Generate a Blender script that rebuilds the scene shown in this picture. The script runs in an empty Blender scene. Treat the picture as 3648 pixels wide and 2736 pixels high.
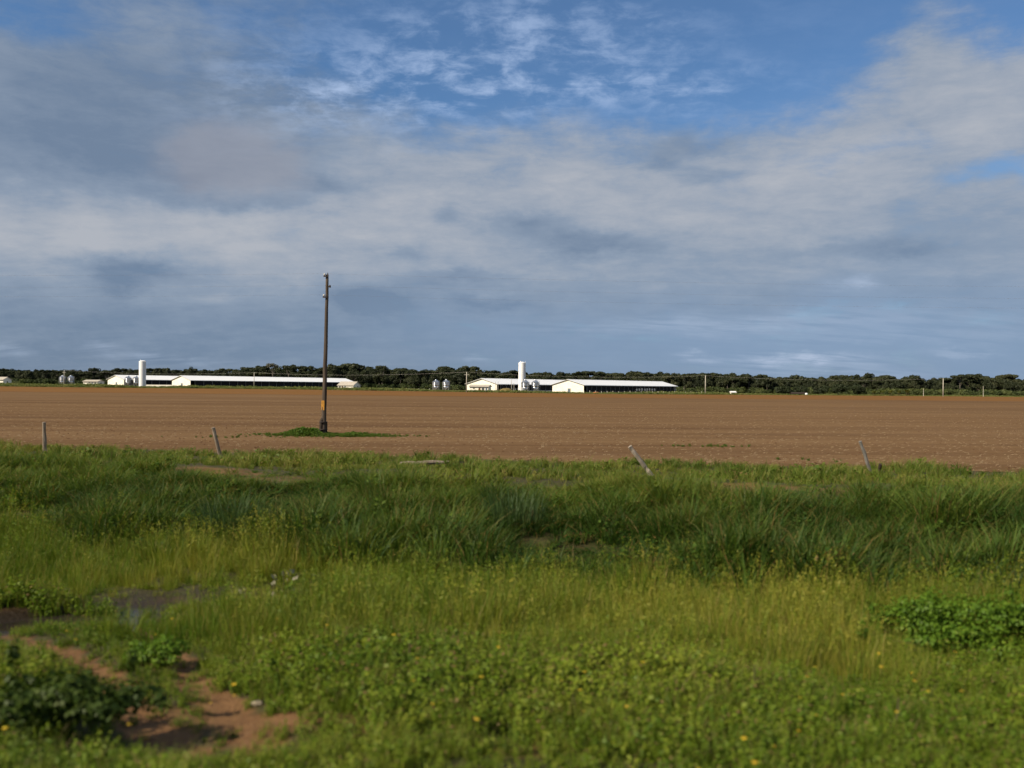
import bpy, bmesh, math, random
import numpy as np
from mathutils import Vector, Matrix, Euler

rad = math.radians
scn = bpy.context.scene
COL = scn.collection

# ------------------------------------------------------------------ camera
CZ = 2.44
FPX, CX, CY = 3040.0, 1824.0, 1368.0
PITCH, ROLL = 12.0 / FPX, 0.0075
cam_rot = Euler((math.pi / 2 + PITCH, 0, 0)).to_matrix() @ Matrix.Rotation(ROLL, 3, 'Z')
cd = bpy.data.cameras.new('camera')
cd.sensor_width = 36.0
cd.lens = 36.0 * FPX / 3648.0
cd.clip_end = 30000
cd.clip_start = 0.05
cd.dof.use_dof = True
cd.dof.focus_distance = 120.0
cd.dof.aperture_fstop = 1.0
cam = bpy.data.objects.new('camera', cd)
cam.matrix_world = Matrix.Translation((0, 0, CZ)) @ cam_rot.to_4x4()
COL.objects.link(cam)
scn.camera = cam


def pdir(px, py):
    return cam_rot @ Vector(((px - CX) / FPX, (CY - py) / FPX, -1.0))


def at(px, py, D):
    d = pdir(px, py)
    return Vector((0, 0, CZ)) + d * (D / d.y)


# ------------------------------------------------------------------ light
SUN_EL, SUN_AZ = rad(38), math.atan2(-0.84, -0.54)     # azimuth measured from +Y towards +X
to_sun = Vector((math.sin(SUN_AZ) * math.cos(SUN_EL), math.cos(SUN_AZ) * math.cos(SUN_EL), math.sin(SUN_EL)))
sd = bpy.data.lights.new('sun', 'SUN')
sd.energy = 5.0
sd.angle = rad(0.6)
sd.color = (1.0, 0.87, 0.68)
sun = bpy.data.objects.new('sun', sd)
sun.rotation_euler = to_sun.to_track_quat('Z', 'Y').to_euler()
COL.objects.link(sun)

scn.view_settings.view_transform = 'Standard'
scn.view_settings.look = 'None'
scn.view_settings.exposure = 0.4
scn.view_settings.gamma = 1.0
scn.view_settings.use_curve_mapping = False
scn.cycles.max_bounces = 5
scn.cycles.diffuse_bounces = 2
scn.cycles.transmission_bounces = 3
scn.cycles.use_denoising = True
scn.cycles.use_adaptive_sampling = True
scn.cycles.adaptive_threshold = 0.02


# ------------------------------------------------------------------ node helper
class NT:
    def __init__(self, tree):
        self.t = tree
        self.n = tree.nodes
        self.l = tree.links

    def put(self, sock, v):
        if v is None:
            return
        if isinstance(v, bpy.types.NodeSocket):
            self.l.new(v, sock)
        else:
            sock.default_value = v

    def m(self, op, a, b=None, c=None, clamp=False):
        n = self.n.new('ShaderNodeMath')
        n.operation = op
        n.use_clamp = clamp
        self.put(n.inputs[0], a)
        self.put(n.inputs[1], b)
        self.put(n.inputs[2], c)
        return n.outputs[0]

    def vm(self, op, a, b=None, c=None, s=None):
        n = self.n.new('ShaderNodeVectorMath')
        n.operation = op
        self.put(n.inputs[0], a)
        if b is not None:
            self.put(n.inputs[1], b)
        if c is not None:
            self.put(n.inputs[2], c)
        if s is not None:
            self.put(n.inputs['Scale'], s)
        return n.outputs['Value'] if op in ('DOT_PRODUCT', 'LENGTH', 'DISTANCE') else n.outputs[0]

    def mix(self, f, a, b, blend='MIX'):
        n = self.n.new('ShaderNodeMix')
        n.data_type = 'RGBA'
        n.blend_type = blend
        n.clamp_factor = True
        self.put(n.inputs[0], f)
        self.put(n.inputs[6], a if isinstance(a, bpy.types.NodeSocket) else (*a, 1) if len(a) == 3 else a)
        self.put(n.inputs[7], b if isinstance(b, bpy.types.NodeSocket) else (*b, 1) if len(b) == 3 else b)
        return n.outputs[2]

    def noise(self, vec, scale, detail=4, rough=0.5, dist=0.0, col=False):
        n = self.n.new('ShaderNodeTexNoise')
        self.put(n.inputs['Vector'], vec)
        n.inputs['Scale'].default_value = scale
        n.inputs['Detail'].default_value = detail
        n.inputs['Roughness'].default_value = rough
        n.inputs['Distortion'].default_value = dist
        return n.outputs['Color'] if col else n.outputs[0]

    def sstep(self, v, a, b, lo=0.0, hi=1.0):
        n = self.n.new('ShaderNodeMapRange')
        n.interpolation_type = 'SMOOTHSTEP'
        self.put(n.inputs[0], v)
        n.inputs[1].default_value = a
        n.inputs[2].default_value = b
        n.inputs[3].default_value = lo
        n.inputs[4].default_value = hi
        return n.outputs[0]

    def attr(self, name, kind='GEOMETRY', out='Fac'):
        n = self.n.new('ShaderNodeAttribute')
        n.attribute_name = name
        n.attribute_type = kind
        return n.outputs[out]

    def coord(self, which='Object'):
        return self.n.new('ShaderNodeTexCoord').outputs[which]

    def comb(self, x, y, z=0.0):
        n = self.n.new('ShaderNodeCombineXYZ')
        self.put(n.inputs[0], x)
        self.put(n.inputs[1], y)
        self.put(n.inputs[2], z)
        return n.outputs[0]


# ------------------------------------------------------------------ sky
def lin(r, g, b):
    f = lambda c: (c / 255 / 12.92) if c / 255 <= 0.04045 else ((c / 255 + 0.055) / 1.055) ** 2.4
    return tuple(f(c) / 1.32 for c in (r, g, b))         # scene value that shows as this colour at exposure 0.4


def build_world():
    w = bpy.data.worlds.new('World')
    scn.world = w
    w.use_nodes = True
    t = NT(w.node_tree)
    t.n.clear()
    out = t.n.new('ShaderNodeOutputWorld')
    bg = t.n.new('ShaderNodeBackground')
    t.l.new(bg.outputs[0], out.inputs[0])
    sky = t.n.new('ShaderNodeTexSky')
    sky.sky_type = 'NISHITA'
    sky.sun_disc = False
    sky.sun_elevation = SUN_EL
    sky.sun_rotation = SUN_AZ
    sky.air_density = 1.0
    sky.dust_density = 0.6
    sky.ozone_density = 2.0
    K = 0.078                                   # background strength
    d = t.vm('NORMALIZE', t.coord('Generated'))
    sp = t.n.new('ShaderNodeSeparateXYZ')
    t.l.new(d, sp.inputs[0])
    x, y, z = sp.outputs
    az = t.m('MULTIPLY', t.m('ARCTAN2', x, y), 180 / math.pi)
    el = t.m('MULTIPLY', t.m('ARCSINE', z), 180 / math.pi)
    zz = t.m('ADD', t.m('MAXIMUM', z, 0.0), 0.20)
    plane = t.comb(t.m('DIVIDE', x, zz), t.m('DIVIDE', y, zz), 0.0)
    # soft warps, in degrees
    nb = t.vm('SUBTRACT', t.noise(d, 5.0, 5, 0.55, col=True), (0.5, 0.5, 0.5))
    nf = t.vm('SUBTRACT', t.noise(t.vm('MULTIPLY', d, (1, 1, 2.2)), 22.0, 5, 0.6, col=True), (0.5, 0.5, 0.5))
    ae = t.comb(az, el, 0.0)
    aw = t.vm('MULTIPLY_ADD', nb, (11.0, 6.0, 0.0), ae)
    aw = t.vm('MULTIPLY_ADD', nf, (3.2, 1.6, 0.0), aw)
    streak = t.noise(t.vm('MULTIPLY', plane, (0.75, 2.0, 1)), 1.6, 6, 0.55, 0.3)
    streak2 = t.noise(t.vm('MULTIPLY', plane, (0.9, 3.0, 1)), 3.6, 5, 0.55, 0.4)
    bil = t.noise(d, 9.0, 6, 0.6)
    rip = t.noise(t.vm('MULTIPLY', d, (1, 1, 3.2)), 15.0, 7, 0.66, 0.25)

    def blobs(items, coord, acc=0.0):
        for (px, py, rx, ry, amt) in items:
            v = pdir(px, py).normalized()
            a0, e0 = math.degrees(math.atan2(v.x, v.y)), math.degrees(math.asin(v.z))
            ir = (FPX * math.pi / 180 / rx * 0.80, FPX * math.pi / 180 / ry * 0.92, 0)
            q = t.vm('MULTIPLY_ADD', coord, ir, (-a0 * ir[0], -e0 * ir[1], 0))
            g = t.m('POWER', 0.3679, t.vm('DOT_PRODUCT', q, q))
            acc = t.m('MULTIPLY_ADD', g, amt, acc)
        return acc

    # clear air: Nishita, deepened a little
    clear = t.mix(1.0, sky.outputs[0], (0.58, 0.86, 1.10), 'MULTIPLY')
    # overcast sheet: how much of the blue it covers
    cov = blobs([(2350, 130, 620, 230, -1.05), (1750, 210, 700, 230, -0.85), (2800, 60, 480, 150, -0.7),
                 (3560, 40, 190, 120, -0.9), (60, 0, 260, 90, -0.6), (2700, 400, 330, 60, -0.35),
                 (3560, 660, 170, 40, -0.42), (3050, 550, 240, 35, -0.25), (2950, 1120, 600, 26, -0.18),
                 (1300, 160, 420, 110, -0.3), (3330, 120, 130, 170, 0.7), (2600, 1330, 1500, 60, -0.1),
                 (2400, 1180, 800, 40, -0.08)], aw, 1.02)
    cov = t.m('MULTIPLY_ADD', t.m('SUBTRACT', bil, 0.5), 0.55, cov)
    cov = t.m('MULTIPLY_ADD', t.m('SUBTRACT', streak, 0.5), 0.45, cov)
    cov = t.m('MULTIPLY_ADD', t.m('SUBTRACT', rip, 0.5), 0.75, cov)
    cov = t.sstep(cov, 0.15, 0.95, 0.10, 0.96)
    # its light: 0 = blue-grey underside, 1 = pale sunlit
    lum = t.sstep(el, 0.0, 12.0, 0.20, 0.58)
    lum = t.m('MULTIPLY_ADD', t.sstep(el, 13.0, 30.0), -0.18, lum)
    lum = blobs([(200, 545, 600, 130, -0.55), (250, 230, 560, 190, -0.38), (1100, 300, 460, 180, -0.30),
                 (560, 780, 700, 110, 0.42), (100, 900, 520, 90, 0.25), (1500, 640, 900, 150, 0.12), (850, 705, 260, 26, -0.35),
                 (2500, 820, 1100, 130, 0.14), (3250, 420, 420, 190, 0.12), (3420, 110, 160, 150, 0.14),
                 (2900, 620, 600, 90, 0.12), (420, 1140, 900, 90, -0.12), (1450, 1120, 700, 90, -0.04),
                 (500, 1250, 1000, 70, -0.14), (2500, 1000, 900, 70, 0.04), (3350, 700, 300, 70, -0.1)], aw, lum)
    lum = t.m('MULTIPLY_ADD', t.m('SUBTRACT', streak, 0.5), 0.50, lum)
    lum = t.m('MULTIPLY_ADD', t.m('SUBTRACT', streak2, 0.5), 0.22, lum)
    lum = t.m('MULTIPLY_ADD', t.m('SUBTRACT', bil, 0.5), 0.55, lum)
    lum = t.m('MULTIPLY_ADD', t.m('SUBTRACT', rip, 0.5), 0.80, lum)
    # small dark scraps of low cloud
    scr = t.vm('MULTIPLY_ADD', nf, (3.4, 1.9, 0.0), ae)
    scr = t.vm('MULTIPLY_ADD', nb, (2.0, 1.0, 0.0), scr)
    lum = blobs([(1300, 1075, 90, 38, -0.75), (430, 950, 170, 32, -0.65), (410, 1010, 90, 26, -0.45),
                 (2130, 860, 190, 42, -0.75), (1900, 785, 140, 40, -0.5), (1580, 770, 50, 34, -0.4),
                 (2450, 520, 170, 38, -0.5), (2350, 580, 70, 26, -0.35), (1650, 985, 110, 20, -0.4),
                 (1750, 1080, 120, 18, -0.4), (2520, 620, 100, 24, -0.35), (1440, 905, 70, 18, -0.3),
                 (3230, 900, 110, 24, -0.35), (700, 640, 60, 24, -0.25), (1180, 660, 110, 24, -0.4), (3000, 880, 200, 26, -0.25)], scr, lum)
    lum = t.m('MULTIPLY', lum, 1.0, clamp=True)
    c_dark, c_mid, c_pale = lin(114, 132, 156), lin(142, 156, 175), lin(178, 182, 190)
    c = t.mix(t.m('MULTIPLY', lum, 2.0, clamp=True), c_dark, c_mid)
    c = t.mix(t.m('MULTIPLY_ADD', lum, 2.0, -1.0, clamp=True), c, c_pale)
    bl = blobs([(3000, 1230, 1300, 170, 0.85)], aw, 0.0)
    c = t.mix(bl, c, lin(132, 156, 187))
    over = t.vm('SCALE', c, s=1 / K)
    col = t.mix(cov, clear, over)
    # cirrus streaks in the blue gap
    ci = blobs([(1650, 260, 520, 150, 1.0), (2050, 120, 420, 110, 0.7), (1250, 370, 300, 110, 0.6),
                (2400, 300, 230, 60, 0.6), (1100, 400, 320, 90, 0.55), (1900, 360, 480, 60, 0.7)], aw, 0.0)
    cs = t.noise(t.vm('MULTIPLY', t.vm('ADD', plane, (0.0, 0.0, 3.7)), (1.0, 2.6, 1)), 4.6, 8, 0.62, 0.35)
    cm = t.noise(t.vm('MULTIPLY_ADD', nb, (0.05, 0.05, 0.05), t.vm('MULTIPLY', d, (1.0, 1.0, 2.2))), 26.0, 6, 0.62, 0.3)
    ci = t.m('MULTIPLY', ci, t.sstep(t.m('MULTIPLY_ADD', cm, 0.55, t.m('MULTIPLY', cs, 0.45)), 0.42, 0.66))
    col = t.mix(t.m('MULTIPLY', ci, 0.5, clamp=True), col, [v / K for v in lin(176, 198, 232)])
    # low bands of thin white and small cumulus near the horizon
    lo = blobs([(2900, 1290, 190, 22, 0.75), (2740, 1275, 70, 18, 0.9), (2905, 1287, 45, 16, 0.9), (3100, 1010, 45, 20, 0.6),
                (3030, 1020, 60, 16, 0.5), (2480, 1270, 55, 14, 0.7), (370, 1250, 60, 22, 0.45), (530, 1268, 40, 22, 0.5),
                (20, 1255, 60, 18, 0.5), (1710, 1280, 40, 16, 0.5), (3430, 1252, 70, 12, 0.6), (2950, 1140, 640, 34, 0.35),
                (2500, 1165, 380, 26, 0.35), (3300, 1200, 420, 22, 0.3), (700, 1290, 60, 14, 0.35), (3000, 1330, 300, 16, 0.4)],
               scr, 0.0)
    lo = t.m('MULTIPLY', lo, t.sstep(streak2, 0.30, 0.62))
    col = t.mix(t.m('MULTIPLY', lo, 0.75, clamp=True), col, [v / K for v in lin(172, 188, 212)])
    # warm-grey puffs of nearer cumulus
    pu = blobs([(820, 550, 190, 110, 1.1), (940, 610, 150, 70, 0.5), (700, 590, 90, 80, 0.3)], scr, 0.0)
    pu = t.m('MULTIPLY', t.sstep(t.m('MULTIPLY_ADD', t.m('SUBTRACT', bil, 0.5), 0.5, pu), 0.1, 1.0), 0.55)
    col = t.mix(pu, col, [v / K for v in lin(152, 154, 165)])
    # far below the horizon: dull land haze
    t.l.new(col, bg.inputs[0])
    bg.inputs[1].default_value = K
    w.cycles.sampling_method = 'MANUAL'
    w.cycles.sample_map_resolution = 512


build_world()


# ------------------------------------------------------------------ terrain
rng0 = np.random.default_rng(7)


def sst(a, b, v):
    q = np.clip((v - a) / (b - a), 0, 1)
    return q * q * (3 - 2 * q)


_NA = rng0.uniform(-1, 1, (40, 2))
_NP = rng0.uniform(0, 6.283, 40)


def wob(X, Y, freq, k0=0, n=6):
    """cheap smooth noise in about -1..1"""
    s = 0
    for i in range(n):
        a = _NA[(k0 + i) % 40]
        nrm = math.hypot(a[0], a[1]) + 1e-6
        f = freq * (0.55 + 0.28 * i)
        s = s + np.sin(f * (a[0] / nrm * X + a[1] / nrm * Y) + _NP[(k0 + i) % 40])
    return s / (0.62 * n)


PROF_S = [-60, -3, 2.5, 4.5, 7.0, 8.6, 10.6, 12.6, 14.2, 16.2, 18.0, 20.5, 25.0, 28.0, 34.0]
PROF_Z = [0.75, 0.75, 0.5, 0.16, -0.04, -0.24, -0.28, -0.2, 0.02, 0.30, 0.36, 0.26, 0.1, 0.0, 0.0]


def far_z(X, Y):
    tt = sst(30, 430, Y)
    Xc = np.clip(X, -420, 420)
    return tt * (np.where(Xc < 0, -0.0066 * Xc, -0.0026 * Xc))


def ground_hit(px, py, zt=0.0):
    d = pdir(px, py)
    k = (zt - CZ) / d.z
    return np.array([d.x * k, d.y * k])


def skew(X):
    return 0.25 * np.minimum(X, 0) + 0.15 * np.maximum(X, 0)


def sof(X, Y):
    return Y + skew(X)


# wheel ruts in the verge, and the wet ditch, traced on the ground
RUTS = [[(-60, 2215), (90, 2285), (230, 2345), (320, 2410), (400, 2490), (455, 2560), (520, 2640), (640, 2760)],
        [(430, 2130), (500, 2200), (570, 2275), (640, 2390), (720, 2480), (800, 2560), (860, 2650), (930, 2780)]]
RUTS = [[ground_hit(px, py, -0.1) for px, py in r] for r in RUTS]
WET = [ground_hit(px, py, -0.26) for px, py in [(-500, 2270), (-200, 2235), (60, 2205), (300, 2165), (560, 2140), (800, 2130), (1010, 2105)]]
PUD = ground_hit(20, 2215, -0.27)


def dist_poly(X, Y, pts):
    best = np.full(np.shape(X), 1e9)
    for a, b in zip(pts[:-1], pts[1:]):
        ab = b - a
        q = np.clip(((X - a[0]) * ab[0] + (Y - a[1]) * ab[1]) / (ab @ ab), 0, 1)
        best = np.minimum(best, np.hypot(X - a[0] - q * ab[0], Y - a[1] - q * ab[1]))
    return best


def near_z(X, Y):
    s = sof(X, Y)
    z = np.interp(s, PROF_S, PROF_Z)
    w = sst(34, 26, s)
    z = z + w * (0.05 * wob(X, Y, 1.3, 0) + 0.025 * wob(X, Y, 4.1, 8)) + 0.10 * np.exp(-((s - 19) / 3.5) ** 2) * wob(X, Y, 0.7, 3)
    for r in RUTS:
        z = z - 0.06 * np.exp(-(dist_poly(X, Y, r) / 0.2) ** 2)
    z = z - 0.10 * np.exp(-(dist_poly(X, Y, WET) / 0.45) ** 2)
    z = z - 0.12 * np.exp(-(np.hypot((X - PUD[0]) / 1.7, (Y - PUD[1]) / 0.75)) ** 2)
    return z


def terrain(X, Y):
    X = np.asarray(X, float)
    Y = np.asarray(Y, float)
    return near_z(X, Y) + far_z(X, Y)


def tz(X, Y):
    return float(terrain(X, Y))


def bare_mask(X, Y):
    """0..1: how bare of plants the verge soil is"""
    s = sof(X, Y)
    b = np.zeros(np.shape(X))
    for r in RUTS:
        b = np.maximum(b, np.exp(-(dist_poly(X, Y, r) / 0.15) ** 4))
    for (px, py, rx, ry, a) in [(900, 2565, 0.60, 0.16, 0.7), (760, 2620, 0.35, 0.18, 0.35), (440, 2650, 0.25, 0.18, 0.45), (1200, 2600, 0.8, 0.3, 0.75), (1330, 2660, 0.7, 0.3, 0.5), (600, 2560, 0.3, 0.3, 0.7), (2500, 2600, 0.6, 0.25, 0.5), (1900, 2690, 0.7, 0.25, 0.55), (3300, 2560, 0.6, 0.3, 0.4),
                                (720, 2700, 0.6, 0.2, 0.35), (3150, 2700, 0.5, 0.3, 0.7), (560, 2440, 0.35, 0.35, 0.5), (330, 2500, 0.3, 0.3, 0.6)]:
        c = ground_hit(px, py, 0.0)
        b = np.maximum(b, a * np.exp(-np.hypot((X - c[0]) / rx, (Y - c[1]) / ry) ** 2))
    # the worn bench along the bank top
    band = np.exp(-((s - 18.6 - 0.5 * wob(X, Y, 0.35, 5)) / 1.2) ** 2) * np.clip(0.48 + 0.75 * wob(X, Y, 0.55, 11) - 0.03 * X, 0.0, 0.95)
    b = np.maximum(b, band)
    for (px, py, r) in [(2280, 1950, 0.35), (2790, 1990, 0.35), (2070, 1890, 0.3), (1600, 1960, 0.25), (150, 1720, 1.6), (700, 1735, 1.6)]:
        c = ground_hit(px, py, 0.1)
        b = np.maximum(b, 0.85 * np.exp(-(np.hypot(X - c[0], Y - c[1]) / r) ** 2))
    b = np.maximum(b, 0.55 * np.exp(-(dist_poly(X, Y, WET) / 0.45) ** 2))
    b = np.maximum(b, np.exp(-(np.hypot((X - PUD[0]) / 1.5, (Y - PUD[1]) / 0.62)) ** 4))
    return np.clip(b, 0, 1)


# ------------------------------------------------------------------ materials
def pmat(name, build=None, rough=0.8, spec=0.3, col=(0.5, 0.5, 0.5), metal=0.0):
    m = bpy.data.materials.new(name)
    m.use_nodes = True
    t = NT(m.node_tree)
    p = t.n['Principled BSDF']
    p.inputs['Roughness'].default_value = rough
    p.inputs['Specular IOR Level'].default_value = spec
    p.inputs['Metallic'].default_value = metal
    p.inputs['Base Color'].default_value = (*col, 1)
    if build:
        build(t, p)
    return m


def worn(c1, c2, scale=1.5, detail=6, bump=0.0, stretch=(1, 1, 1)):
    def f(t, p):
        v = t.vm('MULTIPLY', t.coord('Object'), stretch)
        n = t.noise(v, scale, detail, 0.6)
        t.l.new(t.mix(t.sstep(n, 0.35, 0.68), c1, c2), p.inputs['Base Color'])
        if bump:
            b = t.n.new('ShaderNodeBump')
            b.inputs['Strength'].default_value = bump
            b.inputs['Distance'].default_value = 0.02
            t.l.new(t.noise(v, scale * 6, 5, 0.6), b.inputs['Height'])
            t.l.new(b.outputs[0], p.inputs['Normal'])
    return f


def leaf_mat(name, cols, transl=0.3, tint=True, dry=None, rough=0.55):
    """cols: list of three greens picked by per-plant tint; per-leaf attribute r varies them; tips (attribute t) can dry out"""
    m = bpy.data.materials.new(name)
    m.use_nodes = True
    t = NT(m.node_tree)
    t.n.clear()
    out = t.n.new('ShaderNodeOutputMaterial')
    r = t.attr('r')
    if tint:
        k = t.attr('tint', 'INSTANCER')
    else:
        k = t.noise(t.coord('Object'), 1.3, 3)
    k = t.m('MULTIPLY_ADD', t.m('SUBTRACT', r, 0.5), 0.5, k, clamp=True)
    c = t.mix(t.m('MULTIPLY', k, 2.0, clamp=True), cols[0], cols[1])
    c = t.mix(t.m('MULTIPLY_ADD', k, 2.0, -1.0, clamp=True), c, cols[2])
    if dry:
        tt = t.attr('t')
        f = t.m('MULTIPLY', t.sstep(tt, 0.45, 1.0), t.sstep(r, 0.45, 0.95))
        c = t.mix(t.m('MULTIPLY', f, 0.85), c, dry)
        c = t.mix(t.m('GREATER_THAN', r, 0.93), c, dry)
    df = t.n.new('ShaderNodeBsdfDiffuse')
    tr = t.n.new('ShaderNodeBsdfTranslucent')
    gl = t.n.new('ShaderNodeBsdfGlossy')
    gl.inputs['Roughness'].default_value = rough
    gl.inputs['Color'].default_value = (0.5, 0.5, 0.5, 1)
    t.l.new(c, df.inputs[0])
    t.l.new(t.mix(1.0, c, (1.15, 1.15, 0.6), 'MULTIPLY'), tr.inputs[0])
    mx = t.n.new('ShaderNodeMixShader')
    mx.inputs[0].default_value = transl
    t.l.new(df.outputs[0], mx.inputs[1])
    t.l.new(tr.outputs[0], mx.inputs[2])
    mg = t.n.new('ShaderNodeMixShader')
    mg.inputs[0].default_value = 0.025
    t.l.new(mx.outputs[0], mg.inputs[1])
    t.l.new(gl.outputs[0], mg.inputs[2])
    t.l.new(mg.outputs[0], out.inputs[0])
    return m


def mat_field(t, p):
    o = t.coord('Object')
    rows = t.noise(t.vm('MULTIPLY', o, (0.05, 1.0, 1)), 1.1, 6, 0.6)
    rows2 = t.noise(t.vm('MULTIPLY', o, (0.012, 0.16, 1)), 1.0, 5, 0.55)
    big = t.noise(t.vm('MULTIPLY', o, (0.25, 1, 1)), 0.02, 4)
    fine = t.noise(t.vm('MULTIPLY', o, (0.5, 1, 1)), 7.0, 5, 0.7)
    c = t.mix(t.sstep(rows, 0.3, 0.7), (0.0909, 0.0496, 0.0223), (0.1478, 0.0880, 0.0431))
    c = t.mix(t.m('MULTIPLY', t.sstep(rows2, 0.38, 0.66), 0.65), c, (0.1786, 0.1120, 0.0562))
    c = t.mix(t.m('MULTIPLY', t.sstep(big, 0.4, 0.65), 0.5), c, (0.1656, 0.1000, 0.0477))
    damp = t.noise(t.vm('MULTIPLY', o, (0.06, 0.5, 1)), 0.6, 6, 0.6)
    c = t.mix(t.m('MULTIPLY', t.sstep(damp, 0.50, 0.68), 0.42), c, (0.0809, 0.0440, 0.0231))
    c = t.mix(t.m('MULTIPLY', t.sstep(fine, 0.56, 0.72), 0.45), c, (0.2618, 0.1840, 0.1078))
    c = t.mix(t.m('MULTIPLY', t.sstep(fine, 0.44, 0.30), 0.5), c, (0.0577, 0.0304, 0.0169))
    t.l.new(c, p.inputs['Base Color'])
    b = t.n.new('ShaderNodeBump')
    b.inputs['Strength'].default_value = 0.9
    b.inputs['Distance'].default_value = 0.05
    t.l.new(t.m('ADD', fine, t.m('MULTIPLY', rows, 1.2)), b.inputs['Height'])
    t.l.new(b.outputs[0], p.inputs['Normal'])


def mat_red(t, p):
    o = t.coord('Object')
    n = t.noise(t.vm('MULTIPLY', o, (0.03, 0.3, 1)), 1.0, 6, 0.6)
    c = t.mix(t.sstep(n, 0.3, 0.7), (0.1381, 0.0650, 0.0200), (0.1830, 0.0947, 0.0299))
    t.l.new(c, p.inputs['Base Color'])


def mat_verge(t, p):
    o = t.coord('Object')
    bare = t.attr('bare')
    wet = t.attr('wet')
    n = t.noise(o, 1.7, 6, 0.6)
    f = t.noise(o, 14.0, 5, 0.65)
    soil = t.mix(t.sstep(n, 0.3, 0.7), (0.112, 0.055, 0.020), (0.165, 0.086, 0.034))
    soil = t.mix(t.m('MULTIPLY', t.sstep(f, 0.5, 0.7), 0.5), soil, (0.2160, 0.1225, 0.0589))
    litter = t.mix(t.sstep(f, 0.35, 0.65), (0.0252, 0.0252, 0.0074), (0.0612, 0.0525, 0.0161))
    k = t.m('MULTIPLY_ADD', t.m('SUBTRACT', n, 0.5), 0.7, bare)
    c = t.mix(t.sstep(k, 0.22, 0.6), litter, soil)
    c = t.mix(wet, c, (0.0216, 0.0147, 0.0087))
    t.l.new(c, p.inputs['Base Color'])
    t.l.new(t.m('MULTIPLY_ADD', wet, -0.55, 0.9), p.inputs['Roughness'])
    b = t.n.new('ShaderNodeBump')
    b.inputs['Strength'].default_value = 0.8
    b.inputs['Distance'].default_value = 0.04
    t.l.new(t.m('ADD', f, n), b.inputs['Height'])
    t.l.new(b.outputs[0], p.inputs['Normal'])


def mat_ground(t, p):
    o = t.coord('Object')
    n = t.noise(t.vm('MULTIPLY', o, (1, 1, 1)), 0.03, 6, 0.6)
    c = t.mix(t.sstep(n, 0.35, 0.65), (0.055, 0.062, 0.020), (0.120, 0.085, 0.038))
    t.l.new(c, p.inputs['Base Color'])


M = {}
M['field'] = pmat('stubble_soil', mat_field, rough=1.0, spec=0.05)
M['red'] = pmat('red_tilled_soil', mat_red, rough=1.0, spec=0.05)
M['verge'] = pmat('verge_soil', mat_verge, rough=0.9, spec=0.25)
M['ground'] = pmat('rough_pasture', mat_ground, rough=1.0, spec=0.05)
M['water'] = pmat('ditch_water', worn((0.020, 0.017, 0.014), (0.034, 0.026, 0.020), 1.2, 4, 0.04), rough=0.06, spec=0.5)
M['cream'] = pmat('cream_wall', worn((0.88, 0.85, 0.75), (0.80, 0.76, 0.64), 0.5, 5), rough=0.85)
M['grime'] = pmat('grimy_cream_wall', worn((0.62, 0.56, 0.40), (0.74, 0.68, 0.50), 0.9, 5), rough=0.9)
M['roofw'] = pmat('white_sheet_roof', worn((0.88, 0.88, 0.88), (0.80, 0.81, 0.82), 0.12, 5, 0, (1, 5, 1)), rough=0.38, spec=0.5)
M['roofb'] = pmat('beige_fibre_roof', worn((0.442, 0.3995, 0.34), (0.357, 0.323, 0.272), 0.8, 5), rough=0.9)
M['curtain'] = pmat('black_curtain', worn((0.010, 0.010, 0.013), (0.024, 0.023, 0.027), 2.0, 4, 0, (3, 3, 0.2)), rough=0.85)
M['pale'] = pmat('pale_shape_colour', worn((0.90, 0.86, 0.78), (0.82, 0.76, 0.66), 2.0), rough=0.8)  # whitened so barn D's shaded openings look lit; also on barn C's sacks
M['darkin'] = pmat('barn_floor', worn((0.06, 0.045, 0.03), (0.09, 0.07, 0.05), 1.0), rough=0.95)
M['tank'] = pmat('white_tank_paint', worn((0.85, 0.85, 0.85), (0.78, 0.79, 0.80), 0.5, 5, 0, (1, 1, 0.2)), rough=0.5, spec=0.4)
M['galv'] = pmat('galvanised_steel', worn((0.527, 0.544, 0.578), (0.425, 0.442, 0.476), 1.2, 5), rough=0.30, spec=0.5, metal=0.85)
M['steel'] = pmat('dull_steel', worn((0.40, 0.40, 0.38), (0.30, 0.29, 0.28), 2.0), rough=0.6, metal=0.3)
M['glass'] = pmat('dark_glass', col=(0.03, 0.045, 0.06), rough=0.1, spec=0.6)
M['door'] = pmat('brown_door', worn((0.10, 0.045, 0.025), (0.14, 0.07, 0.04), 2.0), rough=0.7)
M['bluedoor'] = pmat('grey_blue_door', worn((0.10, 0.13, 0.17), (0.14, 0.17, 0.20), 2.0), rough=0.6)
M['concrete'] = pmat('concrete', worn((0.50, 0.47, 0.40), (0.40, 0.37, 0.31), 1.5), rough=0.9)
M['whitepost'] = pmat('whitewashed_post', worn((0.72, 0.70, 0.62), (0.55, 0.52, 0.44), 2.0), rough=0.9)
M['polewood'] = pmat('tarred_pole_wood', worn((0.04752, 0.0352, 0.02666), (0.0957, 0.07552, 0.0589), 3.0, 7, 0.5, (4, 4, 0.25)), rough=0.85, spec=0.2)
M['stubwood'] = pmat('dark_stub_timber', worn((0.02508, 0.0192, 0.01612), (0.0561, 0.04352, 0.0341), 3.0, 7, 0.5, (4, 4, 0.3)), rough=0.9, spec=0.15)
M['postwood'] = pmat('weathered_post_wood', worn((0.16, 0.124, 0.092), (0.288, 0.24, 0.188), 5.0, 7, 0.5, (3, 3, 0.35)), rough=0.9, spec=0.15)
M['palepost'] = pmat('bleached_post_wood', worn((0.24, 0.20, 0.16), (0.38, 0.33, 0.27), 5.0, 7, 0.5, (3, 3, 0.35)), rough=0.9, spec=0.15)
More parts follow.
